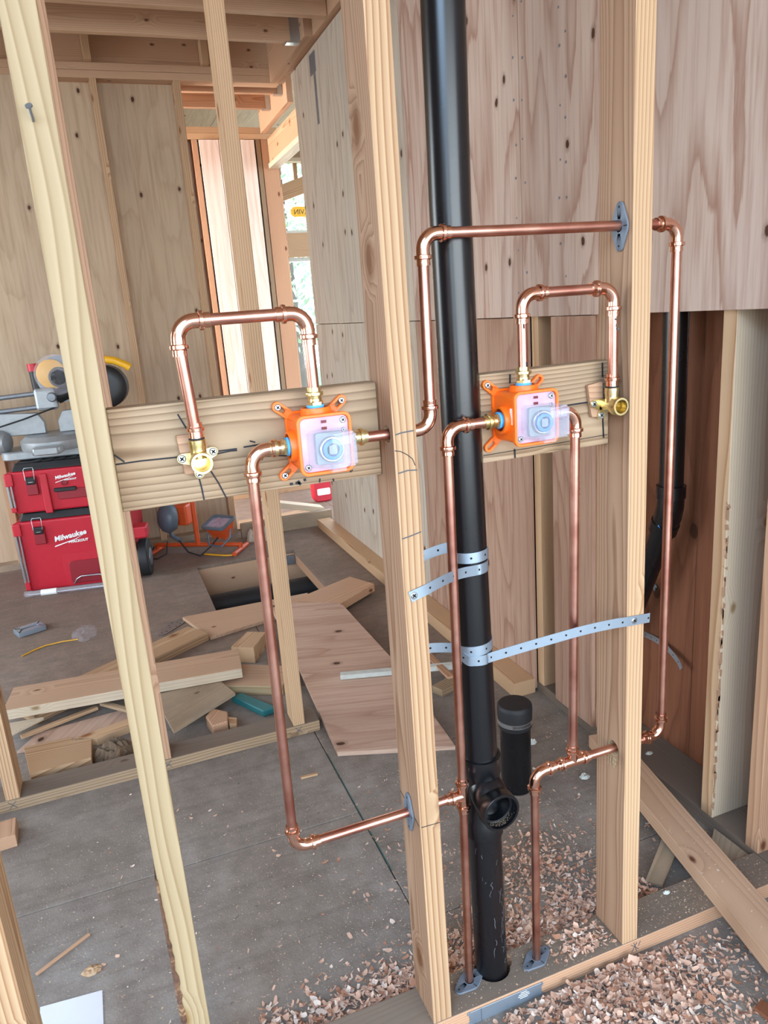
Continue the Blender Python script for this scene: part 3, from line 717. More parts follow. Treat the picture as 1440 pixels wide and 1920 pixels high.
# ------------------------------------------------------------------ copper press pipework
RP = .0083
def run(name, label, o=(0, 0, 0)):
    return empty(name, o, 0, label, 'pipe')
def pipe(R, a, b): 
    R_l = Vector(R.location); return tube('pipe', [Vector(a)-R_l, Vector(b)-R_l], RP, 'copper_pipe', R, 20)
def elbow(R, c, a, b, r=.024, cup=.021, ra=.0103):
    """press elbow at corner c; a = direction of travel coming in, b = going out"""
    R_l = Vector(R.location); c = Vector(c)-R_l; a = Vector(a).normalized(); b = Vector(b).normalized()
    mid = arc(c, a, b, r, 10); pts = []; rad = []
    pr = seg_cup(cup, ra)
    for s, q in pr[:-1]: pts.append(mid[0]-a*(cup-s)); rad.append(q)
    for p in mid: pts.append(p); rad.append(ra*.985)
    for s, q in reversed(pr[:-1]): pts.append(mid[-1]+b*(cup-s)); rad.append(q)
    bm = bmesh.new(); sweep(bm, pts, rad, 24); return obj('elbow', bm, 'copper_fitting', R, True)
def tee(R, c, along, side, half=.036, sl=.034, ra=.0103):
    R_l = Vector(R.location); c = Vector(c)-R_l; along = Vector(along).normalized(); side = Vector(side).normalized(); bm = bmesh.new()
    pr = seg_cup(.020, ra)[:-1]
    pts = [c-along*(half-s) for s, q in pr]+[c]+[c+along*(half-s) for s, q in reversed(pr)]
    sweep(bm, pts, [q for s, q in pr]+[ra]+[q for s, q in reversed(pr)], 24)
    pts = [c+side*.001, c+side*.010, c+side*.013]+[c+side*(sl-s) for s, q in reversed(pr)]
    sweep(bm, pts, [ra*.99, ra*1.0, ra]+[q for s, q in reversed(pr)], 24)
    return obj('tee', bm, 'copper_fitting', R, True)
X, Y, Z = Vector((1, 0, 0)), Vector((0, 1, 0)), Vector((0, 0, 1))
# left loop: ear elbow - up - across - down into the left valve
L1 = run('copper_loop', 'copper loop arching over the weathered board to the left valve', (-.284, .024, 1.215))
pipe(L1, (-.2835, .026, 1.205), (-.290, .022, 1.325)); pipe(L1, (-.255, .021, 1.3575), (-.14, .020, 1.3575)); pipe(L1, (-.111, .020, 1.327), (-.110, .020, 1.245))
elbow(L1, (-.2905, .021, 1.3575), Z, X); elbow(L1, (-.1105, .020, 1.3575), X, -Z)
# right loop
L2 = run('copper_loop', 'smaller copper loop from the right valve to the ear elbow on the right stud', (.412, .024, 1.2))
pipe(L2, (.2385, .020, 1.245), (.2385, .020, 1.335)); pipe(L2, (.265, .020, 1.3615), (.385, .020, 1.3615)); pipe(L2, (.4125, .021, 1.335), (.4165, .026, 1.205))
elbow(L2, (.2385, .020, 1.3615), Z, X); elbow(L2, (.412, .020, 1.3615), X, -Z)
mark('soot_mark', [[(.2362, .0112, 1.323), (.2366, .0112, 1.309)], [(.2405, .0112, 1.257), (.2405, .0112, 1.246)]], (0, -1, 0), .002, 'ink', L2)
mark('oxide_spot', [[(.410, .0127, 1.311), (.4135, .0127, 1.3105)], [(.413, .013, 1.301), (.4155, .013, 1.300)], [(.415, .0133, 1.296), (.4185, .0133, 1.294)]], (0, -1, 0), .0035, 'ink_grey', L2)
# supply to the left valve: left port - elbow - down - elbow - through the stud - tee on the hot riser
H = run('copper_supply_line', 'copper line from the floor riser left of the stack to both valves', (.104, .056, .039))
pipe(H, (-.190, .020, 1.1715), (-.167, .020, 1.1715)); elbow(H, (-.2125, .020, 1.1715), -X, -Z)
pipe(H, (-.2130, .0205, 1.145), (-.2145, .044, .520)); elbow(H, (-.2145, .0445, .481), -Z, X)
pipe(H, (-.185, .045, .481), (.080, .045, .481)); tee(H, (.1055, .044, .481), Z, -X)
pipe(H, (.104, .056, .020), (.1058, .0455, .455)); pipe(H, (.1052, .0435, .505), (.0985, .020, 1.145))
elbow(H, (.0985, .0195, 1.1685), Z, X); pipe(H, (.125, .0195, 1.1685), (.178, .0195, 1.1685))
# outlet of the left valve: through the middle stud, up, across the stack, through the right stud, down, back through the right stud
K = run('copper_supply_line', 'long copper line through both drilled studs, crossing the stack near the top', (.0745, .026, 1.16))
pipe(K, (-.052, .022, 1.1695), (.050, .0255, 1.1690)); elbow(K, (.0745, .026, 1.1690), X, Z)
pipe(K, (.0745, .026, 1.195), (.0760, .0245, 1.432)); elbow(K, (.0760, .0235, 1.4565), Z, X)
pipe(K, (.102, .0235, 1.4565), (.520, .0295, 1.4575)); elbow(K, (.5475, .0300, 1.4575), X, -Z)
pipe(K, (.5475, .0300, 1.430), (.5480, .0355, .512)); elbow(K, (.5480, .0360, .487), -Z, -X)
pipe(K, (.522, .0360, .487), (.365, .0360, .487)); tee(K, (.3385, .0360, .487), X, Z)
elbow(K, (.2525, .0360, .487), -X, -Z); pipe(K, (.305, .036, .487), (.285, .036, .487))
pipe(K, (.2525, .0360, .460), (.2540, .0450, .020))
pipe(K, (.3385, .0355, .512), (.3365, .020, 1.145)); elbow(K, (.3365, .0195, 1.1685), Z, -X); pipe(K, (.312, .0195, 1.1685), (.298, .0195, 1.1685))
tr = text('lettering', '50 91 9', .008, frame((.3390, .0178, 1.045), (0, 0, -1), (1, 0, 0)), 'ink_red'); par(tr, K)

# brass ear elbows with their wood shims
def ear_elbow(x, z, label, ears, shim_rot):
    R = empty('brass_ear_elbow', (x, YB-.009, z), 0, label, 'pipe fitting', 'brass ear elbows')
    cs = [(0, 0, .0125)]
    for a in ears: cs.append((a[0], a[1], .0062))
    pl = None
    for a in ears: prism('ear', hull2([(0, 0, .011), (a[0], a[1], .0068)]), .0035, 'brass', R, frame((0, 0, 0), (1, 0, 0), (0, 0, 1)), .0005); screw(R, (a[0], -.0038, a[1]), (0, -1, 0), .0058)
    lathe('cup', (0, -.020, .004), (0, 0, 1), [(0, .0112), (.010, .0115), (.012, .0112), (.016, .0120), (.026, .0122), (.0268, .0112), (.0268, .0086)], 'brass', R, 28)
    lathe('cup_ring', (0, -.020, .0308), (0, 0, 1), [(0, .0108), (.0012, .0112), (.0024, .0108)], 'rubber_black', R, 24)
    lathe('cup', (0, -.020, .033), (0, 0, 1), [(0, .0104), (.009, .0104), (.010, .0131), (.0145, .0133), (.0155, .0104), (.021, .0104), (.0212, .0085)], 'copper_fitting', R, 28)
    lathe('socket', (0, -.001, 0), (0, -1, 0), [(0, .0115), (.018, .0122), (.028, .0128), (.030, .0155), (.044, .0155), (.045, .0148), (.045, .0118), (.043, .0112), (.041, .0116), (.039, .0111), (.037, .0115), (.035, .0110), (.033, .0114), (.031, .0108), (.014, .0100), (.0135, .0)], 'brass', R, 8 if False else 32, False)
    S = slab('wood_shim', [(x+a, YB-.0092, z+b) for a, b in shim_rot], .0084, 'wood_red'); tag(S, ('thin wood shim packed behind the left brass ear elbow' if x < 0 else 'thin wood shim packed behind the right brass ear elbow'), 'shim', 'wood shims behind the ear elbows')
    return R
ear_elbow(-.2835, 1.1665, 'left brass ear elbow screwed to the weathered board', ((-.0225, .003), (.0225, .008), (-.001, -.022)), [(-.021, -.021), (.019, -.021), (.014, .036), (-.026, .036)])
ear_elbow(.4165, 1.167, 'right brass ear elbow screwed beside the right stud', ((-.024, .003), (-.009, -.018)), [(-.026, -.020), (.0, -.022), (-.004, .040), (-.034, .036)])

# grey plastic pipe guards
def guard(label, m, slit=True, rot=0):
    out = hull2([(0, 0, .021), (0, .029, .0095), (0, -.029, .0095)], 28)
    R = empty('pipe_guard', (0, 0, 0), 0, label, 'pipe guard', 'grey plastic pipe guards'); R.matrix_world = m
    ho = []
    for (xx, yy) in out:
        a = math.atan2(yy, xx); ho.append((.0096*math.cos(a), .0096*math.sin(a)))
    prism('guard_plate', out, .004, 'grey_plastic', R, Matrix(), .0007, ho)
    lathe('sleeve', (0, 0, .0), (0, 0, 1), [(-.012, .0108), (.0045, .0112), (.0045, .0090), (-.012, .0090)], 'grey_plastic', R, 24, False)
    bm = bmesh.new(); bxm(bm, (.0105, -.0007, .0039), (.0205, .0007, .00425))
    for s in (-1, 1): sweep(bm, [(0, s*.030, .0038), (0, s*.030, .0043)], .0018, 10)
    obj('slit', bm, 'hole_dark', R); return R
guard('grey pipe guard where the top copper line enters the right stud', frame((.4323, .029, 1.456), (0, -1, 0), (0, 0, 1)))
guard('grey pipe guard low on the middle stud', frame((-.0003, .045, .481), (0, -1, 0), (0, 0, 1)))
guard('grey pipe guard on the bottom plate left of the black stack', frame((.104, .055, .0383), (.35, -.93, 0), (.93, .35, 0)) )
guard('grey pipe guard on the bottom plate right of the black stack', frame((.254, .0455, .0383), (.35, -.93, 0), (.93, .35, 0)))

# ------------------------------------------------------------------ black drain pipes
ST = empty('drain_stack', (.165, .067, 0), 0, 'tall black plastic drain stack with a side outlet, right of the middle stud', 'pipe')
def sx__(z):
    t_ = [(-1, .166), (0, .1635), (1.17, .1470), (1.5, .1455), (1.8, .149), (2.7, .152)]
    for (a, p), (b, q) in zip(t_, t_[1:]):
        if z <= b: return (p+(q-p)*(z-a)/(b-a)-.165, .001, z)
RS = .0326
tube('pipe', [sx__(-.3), sx__(.40)], RS, 'abs_black', ST, 40); tube('pipe', [sx__(.40), sx__(1.17), sx__(1.5), sx__(1.8), sx__(2.62)], RS, 'abs_black', ST, 40)
zt = .455; b0 = Vector(sx__(zt))
bm = bmesh.new()
pr = [(-.085, .0322), (-.084, .0375), (-.052, .0380), (-.046, .0350), (.046, .0350), (.052, .0380), (.084, .0375), (.085, .0322)]
sweep(bm, [b0+Z*s for s, r in pr], [r for s, r in pr], 40, False)
obj('tee_body', bm, 'abs_black', ST, True)
def out_pts():
    P = [b0+Vector((0, .004, .030)), b0+Vector((.0, -.012, .022)), b0+Vector((.001, -.027, .011)), b0+Vector((.002, -.038, .004)), b0+Vector((.002, -.046, .001))]
    return P
bm = bmesh.new(); sweep(bm, out_pts(), [.027, .0335, .0345, .0345, .0345], 36, False); obj('outlet_neck', bm, 'abs_black', ST, True)
lathe('outlet_hub', b0+Vector((.002, -.040, .001)), (.03, -1, -.03), [(0, .0342), (.004, .0372), (.030, .0374), (.0308, .0366), (.0308, .0322), (.014, .0318), (.013, .0275), (-.02, .026)], 'abs_black', ST, 40, False)
lathe('outlet_floor', b0+Vector((.002, -.022, .004)), (.03, -1, -.03), [(0, .0), (.0002, .026), (.0004, .0275)], 'rubber_black', ST, 32, False)
bm = bmesh.new(); rnd = random.Random(12)
for k in range(300):
    a = rnd.gauss(-math.pi/2, .45); y_ = rnd.uniform(-.066, -.048); rr = .0312
    p = b0+Vector((.002+rr*math.cos(a), y_, .001+rr*math.sin(a))); s = rnd.uniform(.0004, .0011)
    bm.faces.new([bm.verts.new(p+Vector(q)*s) for q in ((1, 0, .3), (0, 1, .3), (-1, -.5, .5))])
sd = obj('sawdust', bm, 'chip_dust', ST); sd['kind'] = 'stuff'
# scratches and chalky scuffs on the stack
bm = bmesh.new()
for k in range(34):
    z = rnd.uniform(.06, .34); a = rnd.uniform(-2.7, -.9); l = rnd.uniform(.006, .03)
    P = []
    for j in range(4):
        aa = a+rnd.uniform(-.05, .05)*j; zz = z+l*j/3; c = Vector(sx__(zz)); P.append(c+Vector((math.cos(aa), math.sin(aa), 0))*(RS+.0001))
    ribbon(bm, P, (math.cos(a), math.sin(a), 0), rnd.uniform(.0004, .0012), .0002)
sc = obj('scuff_marks', bm, 'steel_dull', ST); sc['kind'] = 'stuff'
# capped stub in the floor behind
SB = empty('capped_drain_stub', (.538, .605, 0), 0, 'short black capped drain stub with a steel clamp, standing behind the stack', 'pipe')
lathe('pipe', (0, 0, -.1), (0, 0, 1), [(0, .043), (.345, .043)], 'abs_black', SB, 40)
lathe('cap', (0, 0, .20), (0, 0, 1), [(0, .0465), (.004, .0482), (.058, .0490), (.066, .0480), (.070, .044), (.0705, .0), ], 'rubber_black', SB, 40, False)
cl = lathe('clamp_band', (0, 0, .213), (0, 0, 1), [(0, .0486), (.0005, .0497), (.0125, .0497), (.013, .0486)], 'steel', SB, 40, False)
bm = bmesh.new()
for k in range(26):
    a = -2.2+k*.045; c = Vector((.0499*math.cos(a), .0499*math.sin(a), .0135)); d_ = Vector((math.cos(a), math.sin(a), 0)); s = Z.cross(d_)
    bm.faces.new([bm.verts.new(Vector((c.x, c.y, .2135+e))+s*f) for e, f in ((.002, -.0006), (.002, .0006), (.0105, .0006), (.0105, -.0006))])
sl = obj('clamp_slots', bm, 'hole_dark', SB); sl['kind'] = 'stuff'
# rear drain inside the right wall
RD = empty('drain_offset', (.955, .485, .80), 0, 'rear black drain with a bend, inside the open bay of the right wall', 'pipe')
tube('pipe', [(0, 0, .04), (0, 0, 1.85)], .031, 'abs_black', RD, 32)
lathe('hub', (0, 0, .022), (0, 0, 1), [(0, .033), (.001, .0375), (.034, .0378), (.035, .032)], 'abs_black', RD, 32, False)
bm = bmesh.new(); dd = Vector((0, .42, -1)).normalized()
sweep(bm, [(0, 0, .03), (0, .001, .0), (0, .008, -.03), (0, .022, -.062)], [.034, .035, .035, .034], 32); obj('bend', bm, 'abs_black', RD, True)
lathe('hub', Vector((0, .016, -.048)), dd, [(0, .033), (.001, .0375), (.03, .0375), (.031, .032)], 'abs_black', RD, 32, False)
tube('pipe', [Vector((0, .022, -.062)), Vector((0, .022, -.062))+dd*.40], .031, 'abs_black', RD, 32)
mark('blue_mark', [[(.955-.033, .487, .748), (.955-.034, .497, .742)]], (-1, 0, 0), .008, 'blue_cap', RD)
# drain down in the floor opening
tag(tube('drain_under_floor', [(-1.2, 2.90, -.155), (2.0, 2.93, -.160)], .066, 'rubber_black', None, 32), 'black drain pipe lying under the floor opening', 'pipe')

# ------------------------------------------------------------------ perforated steel straps
def strap(label, pts, wd=.0185, screws=(), up=Z, holes=.0285, tilt=None):
    R = empty('pipe_strap', pts[0], 0, label, 'strap', 'perforated steel straps')
    P = [Vector(p)-R.location for p in pts]
    # resample smoothly
    Q = []
    for i in range(len(P)-1):
        p0 = P[max(i-1, 0)]; p1 = P[i]; p2 = P[i+1]; p3 = P[min(i+2, len(P)-1)]
        for k in range(6):
            t_ = k/6; Q.append(.5*((2*p1)+(p2-p0)*t_+(2*p0-5*p1+4*p2-p3)*t_*t_+(3*p1-p0-3*p2+p3)*t_**3))
    Q.append(P[-1])
    bm = bmesh.new(); rows = []; acc = .009; hb = bmesh.new(); last = Q[0]
    for i, p in enumerate(Q):
        d = (Q[min(i+1, len(Q)-1)]-Q[max(i-1, 0)]).normalized(); u_ = (Vector(up)-d*d.dot(Vector(up))).normalized(); n_ = d.cross(u_)*.0005
        rows.append([bm.verts.new(q) for q in (p-u_*wd/2-n_, p+u_*wd/2-n_, p+u_*wd/2+n_, p-u_*wd/2+n_)])
        if i:
            seg_ = (p-last).length
            while acc < seg_:
                c = last+(p-last)*(acc/seg_)
                for s in (-1, 1):
                    k_ = [hb.verts.new(c+n_*1.25*s+d*.0021*math.cos(a)+u_*.0021*math.sin(a)) for a in [2*math.pi*j/10 for j in range(10)]]
                    hb.faces.new(k_)
                acc += holes
            acc -= seg_
        last = p
    for a, b in zip(rows, rows[1:]):
        for k in range(4): bm.faces.new((a[k], a[(k+1) % 4], b[(k+1) % 4], b[k]))
    bm.faces.new(rows[0][::-1]); bm.faces.new(rows[-1])
    obj('band', bm, 'steel_blue', R, True); h_ = obj('band_holes', hb, 'hole_dark', R); h_['kind'] = 'stuff'
    for s in screws: screw(R, Vector(s)-R.location, (0, -1, 0), .0062)
    return R
def around(z0, z1, a0, a1, r=.0330, n=9):
    out = []
    for i in range(n):
        a = math.radians(a0+(a1-a0)*i/(n-1)); z = z0+(z1-z0)*i/(n-1); c = Vector(sx__(z))+ST.location-Vector((0, 0, 0))
        out.append((c.x+r*math.cos(a), c.y+r*math.sin(a), z))
    return out
# upper strap: screwed to the middle stud, over the riser, round the stack and back
strap('upper steel strap from the middle stud round the black stack', [(.0095, -.0015, .9085), (.036, -.0015, .915), (.075, .010, .9205), (.112, .027, .919)] + around(.916, .9165, -95, 30) + around(.925, .936, 60, 200, .0335) + around(.938, .940, 215, 330, .0342) , screws=((.0165, -.0022, .910),))
strap('short tail of steel strap behind the middle stud, left of the stack', [(.037, .0925, .931), (.06, .0905, .936), (.098, .0850, .946), (.120, .0800, .950)])
strap('lower steel strap from the stack across to the right stud', [(.040, .0925, .766), (.08, .089, .765)] + around(.762, .770, 170, 350, .0335, 10) + around(.770, .755, 370, 560, .0340, 10) + around(.748, .747, 225, 300, .0350, 5) + [(.235, .026, .757), (.29, .014, .766), (.344, .006, .772), (.40, .0005, .7735), (.437, -.0016, .7715), (.482, -.002, .7690)], screws=((.4475, -.0025, .7708),))
strap('bent steel strap end on the sheathing inside the right bay', [(1.0245, .660, .345), (1.018, .60, .352), (1.010, .545, .351), (1.0, .49, .338), (.995, .468, .322)], up=(0, 0, 1))
strap('short blue-grey strap end on the drain in the right bay', [(1.0235, .655, .533), (1.0235, .612, .508)], .02, holes=.02)

# nail plate on the front of the bottom plate
NPz = empty('nail_plate', (.158, -.0008, .013), 0, 'flat steel nail plate across the front of the bottom plate', 'plate')
bm = bmesh.new(); bxm(bm, (-.083, -.0012, -.012), (.078, 0, .0195)); bevel(bm, .0004); obj('plate', bm, 'steel_blue', NPz)
for xx in (-.0835, .0775):
    for zz in (-.009, .016):
        bm = bmesh.new(); sweep(bm, [(xx, -.0014, zz), (xx, .0004, zz)], .0042, 12); obj('prong_tab', bm, 'steel_blue', NPz)
bm = bmesh.new(); bxm(bm, (-.0585, -.0014, -.012), (-.0578, -.0011, .0195)); obj('crease', bm, 'hole_dark', NPz)
bm = bmesh.new()
for i, (a, b) in enumerate(((.030, .044), (.026, .048), (.024, .050), (.028, .046))):
    bxm(bm, (a, -.00145, .0145-i*.0042), (b, -.0011, .0157-i*.0042))
o = obj('print', bm, 'white_print', NPz); o['kind'] = 'stuff'

# ================================================================== SECOND STUD WALL BEHIND
pl2 = abox('bottom_plate', -1.6, .108, 1.163, 1.252, .0005, .038, 'x', 'wood_grey'); tag(pl2, 'bottom plate of the second stud wall, crossing the floor behind', 'timber')
dusty(pl2, 'wood_dark_plate')
for xc in (-.838, -.390, .036):
    mark('pencil_mark', [[(xc-.012, 1.1627, .032), (xc+.010, 1.1627, .010)], [(xc+.010, 1.1627, .032), (xc-.011, 1.1627, .009)]], (0, -1, 0), .002, 'ink_grey', pl2)
for x0, m, lab in ((-.854, 'wood_warm', 'second-wall stud at the left edge, standing on the marked plate'), (-.4165, 'wood_red', 'reddish second-wall stud showing just right of the pale stud'), (.0195, 'wood_tan', 'second-wall stud behind the left valve and the copper drop pipe')):
    tag(abox('wall_stud', x0, x0+.0385, 1.163, 1.252, .039, 2.679, 'z', m), lab, 'stud')

# ================================================================== LOOSE LUMBER
def lum(name, label, o, cat='board', group=None): return tag(o, label, cat, group)
E1 = .0006
lum('d', 'long dusty board lying along the foot of the right wall', abox('loose_board', .786, .872, 1.04, 3.56, E1, .056, 'y', 'wood_tan'))
lum('d', 'loose board lying diagonally across the plates at the lower right', timber('loose_board', (.845, .62, .0585), (-.193, -.981, 0), (.981, -.193, 0), 1.25, .089, .0385, 'wood_joist'))
lum('d', 'wide pale board on top of the scrap heap beyond the second wall', timber('loose_board', (-.894, 1.752, .0725), (.994, -.110, 0), (0, 1, 0), .835, .182, .038, 'wood_white')); dusty(SC.objects['loose_board.002'], 'wood_joist')
lum('d', 'brown board running under the wide pale board in the heap', timber('loose_board', (-.17, 2.163, .0196), (-.848, -.53, 0), (0, 1, 0), .80, .14, .038, 'wood_warm'))
lum('d', 'short square block at the top right of the scrap heap', slab('offcut_block', [(-.074, 1.83), (.015, 1.95), (.086, 1.905), (.009, 1.775)] and [(-.074, 1.83, .07), (.015, 1.95, .07), (.086, 1.905, .07), (.009, 1.775, .07)], .069, 'wood_tan'))
lum('d', 'flat board with a yellow edge behind the copper drop pipe', slab('loose_board', [(-.216, 1.606, .039), (.05, 1.456, .039), (.12, 1.60, .039), (-.10, 1.745, .039)], .038, 'wood_pale')); dusty(SC.objects['loose_board.004'], 'wood_joist')
lum('d', 'dark plywood scrap with a pale edge, sloping in the heap', slab('plywood_scrap', [(-.357, 1.304, .0520), (-.122, 1.467, .0520), (-.16, 1.60, .0520), (-.40, 1.60, .0520)], .011, 'wood_dusty'))
bk = slab('broken_block', [(-.244, 1.369, .042), (-.214, 1.416, .042), (-.168, 1.365, .042), (-.178, 1.30, .042), (-.231, 1.293, .042)], .041, 'wood_red', None, .003)
lum('d', 'split block of reddish wood against the second-wall plate', bk)
sp = slab('splinter', [(-.172, 1.352, .030), (-.143, 1.328, .030), (-.151, 1.290, .030), (-.174, 1.302, .030)], .029, 'wood_tan'); par(sp, bk)
lum('d', 'teal-painted board scrap beside the split block', slab('painted_scrap', [(-.135, 1.50, .026), (-.050, 1.335, .026), (.0, 1.345, .026), (-.095, 1.51, .026)], .025, 'teal_paint', None, .003))
lum('d', 'notched plywood offcut lying left in the heap', slab('notched_offcut', [(-.83, 1.466, .039), (-.679, 1.456, .039), (-.678, 1.43, .039), (-.617, 1.413, .039), (-.617, 1.289, .039), (-.798, 1.285, .039)], .038, 'wood_warm', None, .0008))
lum('d', 'pale strip offcut above the notched plywood', slab('loose_board', [(-.672, 1.462, .03), (-.49, 1.51, .03), (-.46, 1.47, .03), (-.60, 1.421, .03)], .029, 'wood_tan'))
lum('d', 'thin brown plywood sheet lying under the pale board end', slab('plywood_scrap', [(-.86, 1.50, .010), (-.80, 1.60, .010), (-.45, 1.63, .010), (-.46, 1.53, .010), (-.68, 1.475, .010)], .0095, 'ply_sheet'))
lum('d', 'narrow lath running along the heap, under the wide board', stick('lath', (-.85, 1.575, .021), (-.60, 1.665, .021), .02, .012, 'wood_tan'))
lum('d', 'short lath slanting from the wide board to the pale stud', stick('lath', (-.583, 1.66, .0365), (-.47, 1.53, .0365), .02, .012, 'wood_grey'))
lum('d', 'thin tapered shim lying left under the wide board', slab('shim', [(-.90, 1.655, .045), (-.777, 1.64, .045), (-.875, 1.575, .045)], .012, 'wood_white'))
lum('d', 'flat plywood piece along the front of the floor opening', slab('plywood_scrap', [(-.215, 2.405, .0165), (.40, 2.395, .0165), (.30, 2.20, .0165), (-.126, 2.10, .0165)], .0155, 'wood_joist'))
lum('d', 'slant-ended board with an orange edge at the corner of the floor opening', slab('loose_board', [(.283, 2.235, .056), (.628, 2.40, .056), (.70, 2.235, .056), (.468, 2.07, .056)], .038, 'wood_red'))
lum('d', 'large pink plywood sheet with an angled side, lying behind the middle stud', slab('plywood_sheet', [(.114, .985, .0165), (.462, .850, .0165), (.49, 1.43, .0385), (.472, 2.02, .0690), (.450, 2.07, .0705), (.172, 2.22, .0725)], .0155, 'ply_sheet', None, .0008, (1, -.3, 0)))
lum('d', 'white-edged trim strip lying across the pink plywood sheet', stick('trim_strip', (.262, 1.41, .0485), (.70, 1.27, .0485), .030, .018, 'plaster_white'))
lum('d', 'thin lath leaning over the white trim strip', stick('lath', (.655, 1.62, .006), (.600, 1.16, .073), .028, .009, 'wood_red'))
lum('d', 'small tan block on the floor right of the middle stud', slab('offcut_block', [(.545, 1.21, .03), (.635, 1.245, .03), (.66, 1.20, .03), (.565, 1.165, .03)], .029, 'wood_grey'))
lum('d', 'end of a board with visible growth rings at the left edge', timber('offcut_block', (-.858, .982, .0193), (-.06, 1, 0), (1, 0, 0), .085, .089, .0375, 'wood_red'))
lum('d', 'pointed shingle scrap behind the plate, right of the right stud', slab('shingle_scrap', [(.612, .146, .014), (.735, .232, .026), (.752, .192, .026), (.64, .118, .014)], .009, 'wood_dusty'))
lum('d', 'small flat offcut in the corner by the right wall', slab('loose_board', [(.805, .15, .022), (.88, .21, .022), (.883, .098, .022), (.80, .096, .022)], .021, 'wood_dusty'))
lum('d', 'pale wood flake in the corner by the right wall', slab('wood_flake', [(.818, .258, .006), (.85, .262, .006), (.872, .222, .006), (.84, .225, .006)], .005, 'wood_tan'), 'flake')
lum('d', 'pale board leaning on the kerb in the far doorway', stick('loose_board', (.42, 3.70, .205), (.86, 3.705, .085), .10, .035, 'wood_white'))
lum('d', 'second board lying behind the kerb in the far doorway', stick('loose_board', (.33, 3.86, .02), (.90, 3.90, .02), .12, .035, 'wood_grey'))
lum('d', 'small stick of wood on the floor behind the copper drop pipe', stick('wood_stick', (-.022, .925, .0045), (.03, .922, .0045), .009, .008, 'wood_tan'), 'stick')
lum('d', 'long splinter on the floor at the lower left', stick('wood_sliver', (-.735, .495, .003), (-.625, .565, .003), .008, .005, 'wood_red'), 'stick')
def crumple(name, c, rx, ry, h, mat, seed, n=14, amp=.35):
    rn = random.Random(seed); bm = bmesh.new(); g = []
    for i in range(n+1):
        row = []
        for j in range(n+1):
            u, v = i/n*2-1, j/n*2-1; r = min(1, math.hypot(u, v)); q = max(0, 1-r*r)
            k = max(abs(u), abs(v))/(math.hypot(u, v)+1e-9) if (u or v) else 1
            row.append(bm.verts.new((u*k*rx*(1+rn.uniform(-.12, .12)*(r > .9)), v*k*ry*(1+rn.uniform(-.12, .12)*(r > .9)), .001+h*q**.5*(1-amp+2*amp*rn.random())*(q > .01))))
        g.append(row)
    for i in range(n):
        for j in range(n): bm.faces.new((g[i][j], g[i+1][j], g[i+1][j+1], g[i][j+1]))
    o = obj(name, bm, mat); o.location = c; return o
cp = crumple('crumpled_paper', (-.548, 1.335, 0), .068, .062, .045, 'brown_paper', 4); tag(cp, 'crumpled brown paper beside the notched plywood', 'paper')
fl = crumple('plastic_sheeting', (.40, 3.52, 0), .10, .06, .085, 'ply_grey', 8, 12, .3); tag(fl, 'crumpled pale sheeting in the far doorway', 'sheeting')
fm = crumple('plastic_film', (-.655, 2.49, 0), .055, .10, .012, 'clear_film', 6, 10, .5); tag(fm, 'scrap of clear plastic film on the floor beside the yellow tie', 'film')
pp = slab('paper_sheet', [(-.722, .404, .0016), (-.599, .392, .0016), (-.596, .215, .0016), (-.715, .225, .0016)], .001, 'paper', None, 0); tag(pp, 'white sheet of paper on the floor at the lower left', 'paper')
bc = crumple('bark_chip', (-.62, .455, 0), .022, .015, .008, 'wood_tan', 3, 8, .4); tag(bc, 'rounded bark chip on the floor above the white paper', 'chip')
bg_ = empty('red_bag', (1.02, 4.28, 0), 0, 'red bag standing far behind the doorway', 'bag')
prism('bag_body', rrect(.16, .24, .04, 4, 0, .121), .08, 'red_plastic', bg_, frame((0, 0, 0), (1, 0, 0), (0, 0, 1)), .01)
prism('bag_print', rrect(.10, .05, .01, 3, 0, .08), .002, 'white_print', bg_, frame((0, -.0815, 0), (1, 0, 0), (0, 0, 1)))

# small hardware on the floor
mb = empty('metal_float', (-.90, 2.65, 0), .38, 'light blue metal float with a dark slot, on the floor at left', 'tool')
prism('float_shell', rrect(.125, .085, .004, 3), .024, 'steel_blue', mb, Matrix.Translation((0, 0, .0005)), .002, rrect(.075, .018, .004, 3))
prism('float_slot', rrect(.076, .019, .004, 3), .012, 'wood_red', mb, Matrix.Translation((0, 0, .0006)))
yt = tube('cable_tie', [(-.913, 2.354, .0035), (-.87, 2.395, .0035), (-.822, 2.424, .0035), (-.75, 2.432, .0035), (-.682, 2.421, .0035)], .003, 'yellow_plastic', None, 8); tag(yt, 'yellow cable tie on the floor left of the pale stud', 'cable tie')
tp = empty('tie_plate', (-.28, 2.335, .002), .9, 'galvanised tie plate on the floor, right of the pale stud', 'plate')
prism('plate', hull2([(-.06, 0, .022), (.05, 0, .034), (.075, -.02, .01), (.075, .02, .01)]), .002, 'steel', tp, Matrix.Translation((0, 0, 0)))
bm = bmesh.new()
for a, b in ((-.06, .005), (-.04, -.008), (.02, .02), (.02, -.02), (.05, .022), (.05, -.022), (.06, 0), (0, 0)): sweep(bm, [(a, b, .0019), (a, b, .0024)], .0035, 8)
q_ = obj('plate_holes', bm, 'hole_dark', tp); q_['kind'] = 'stuff'

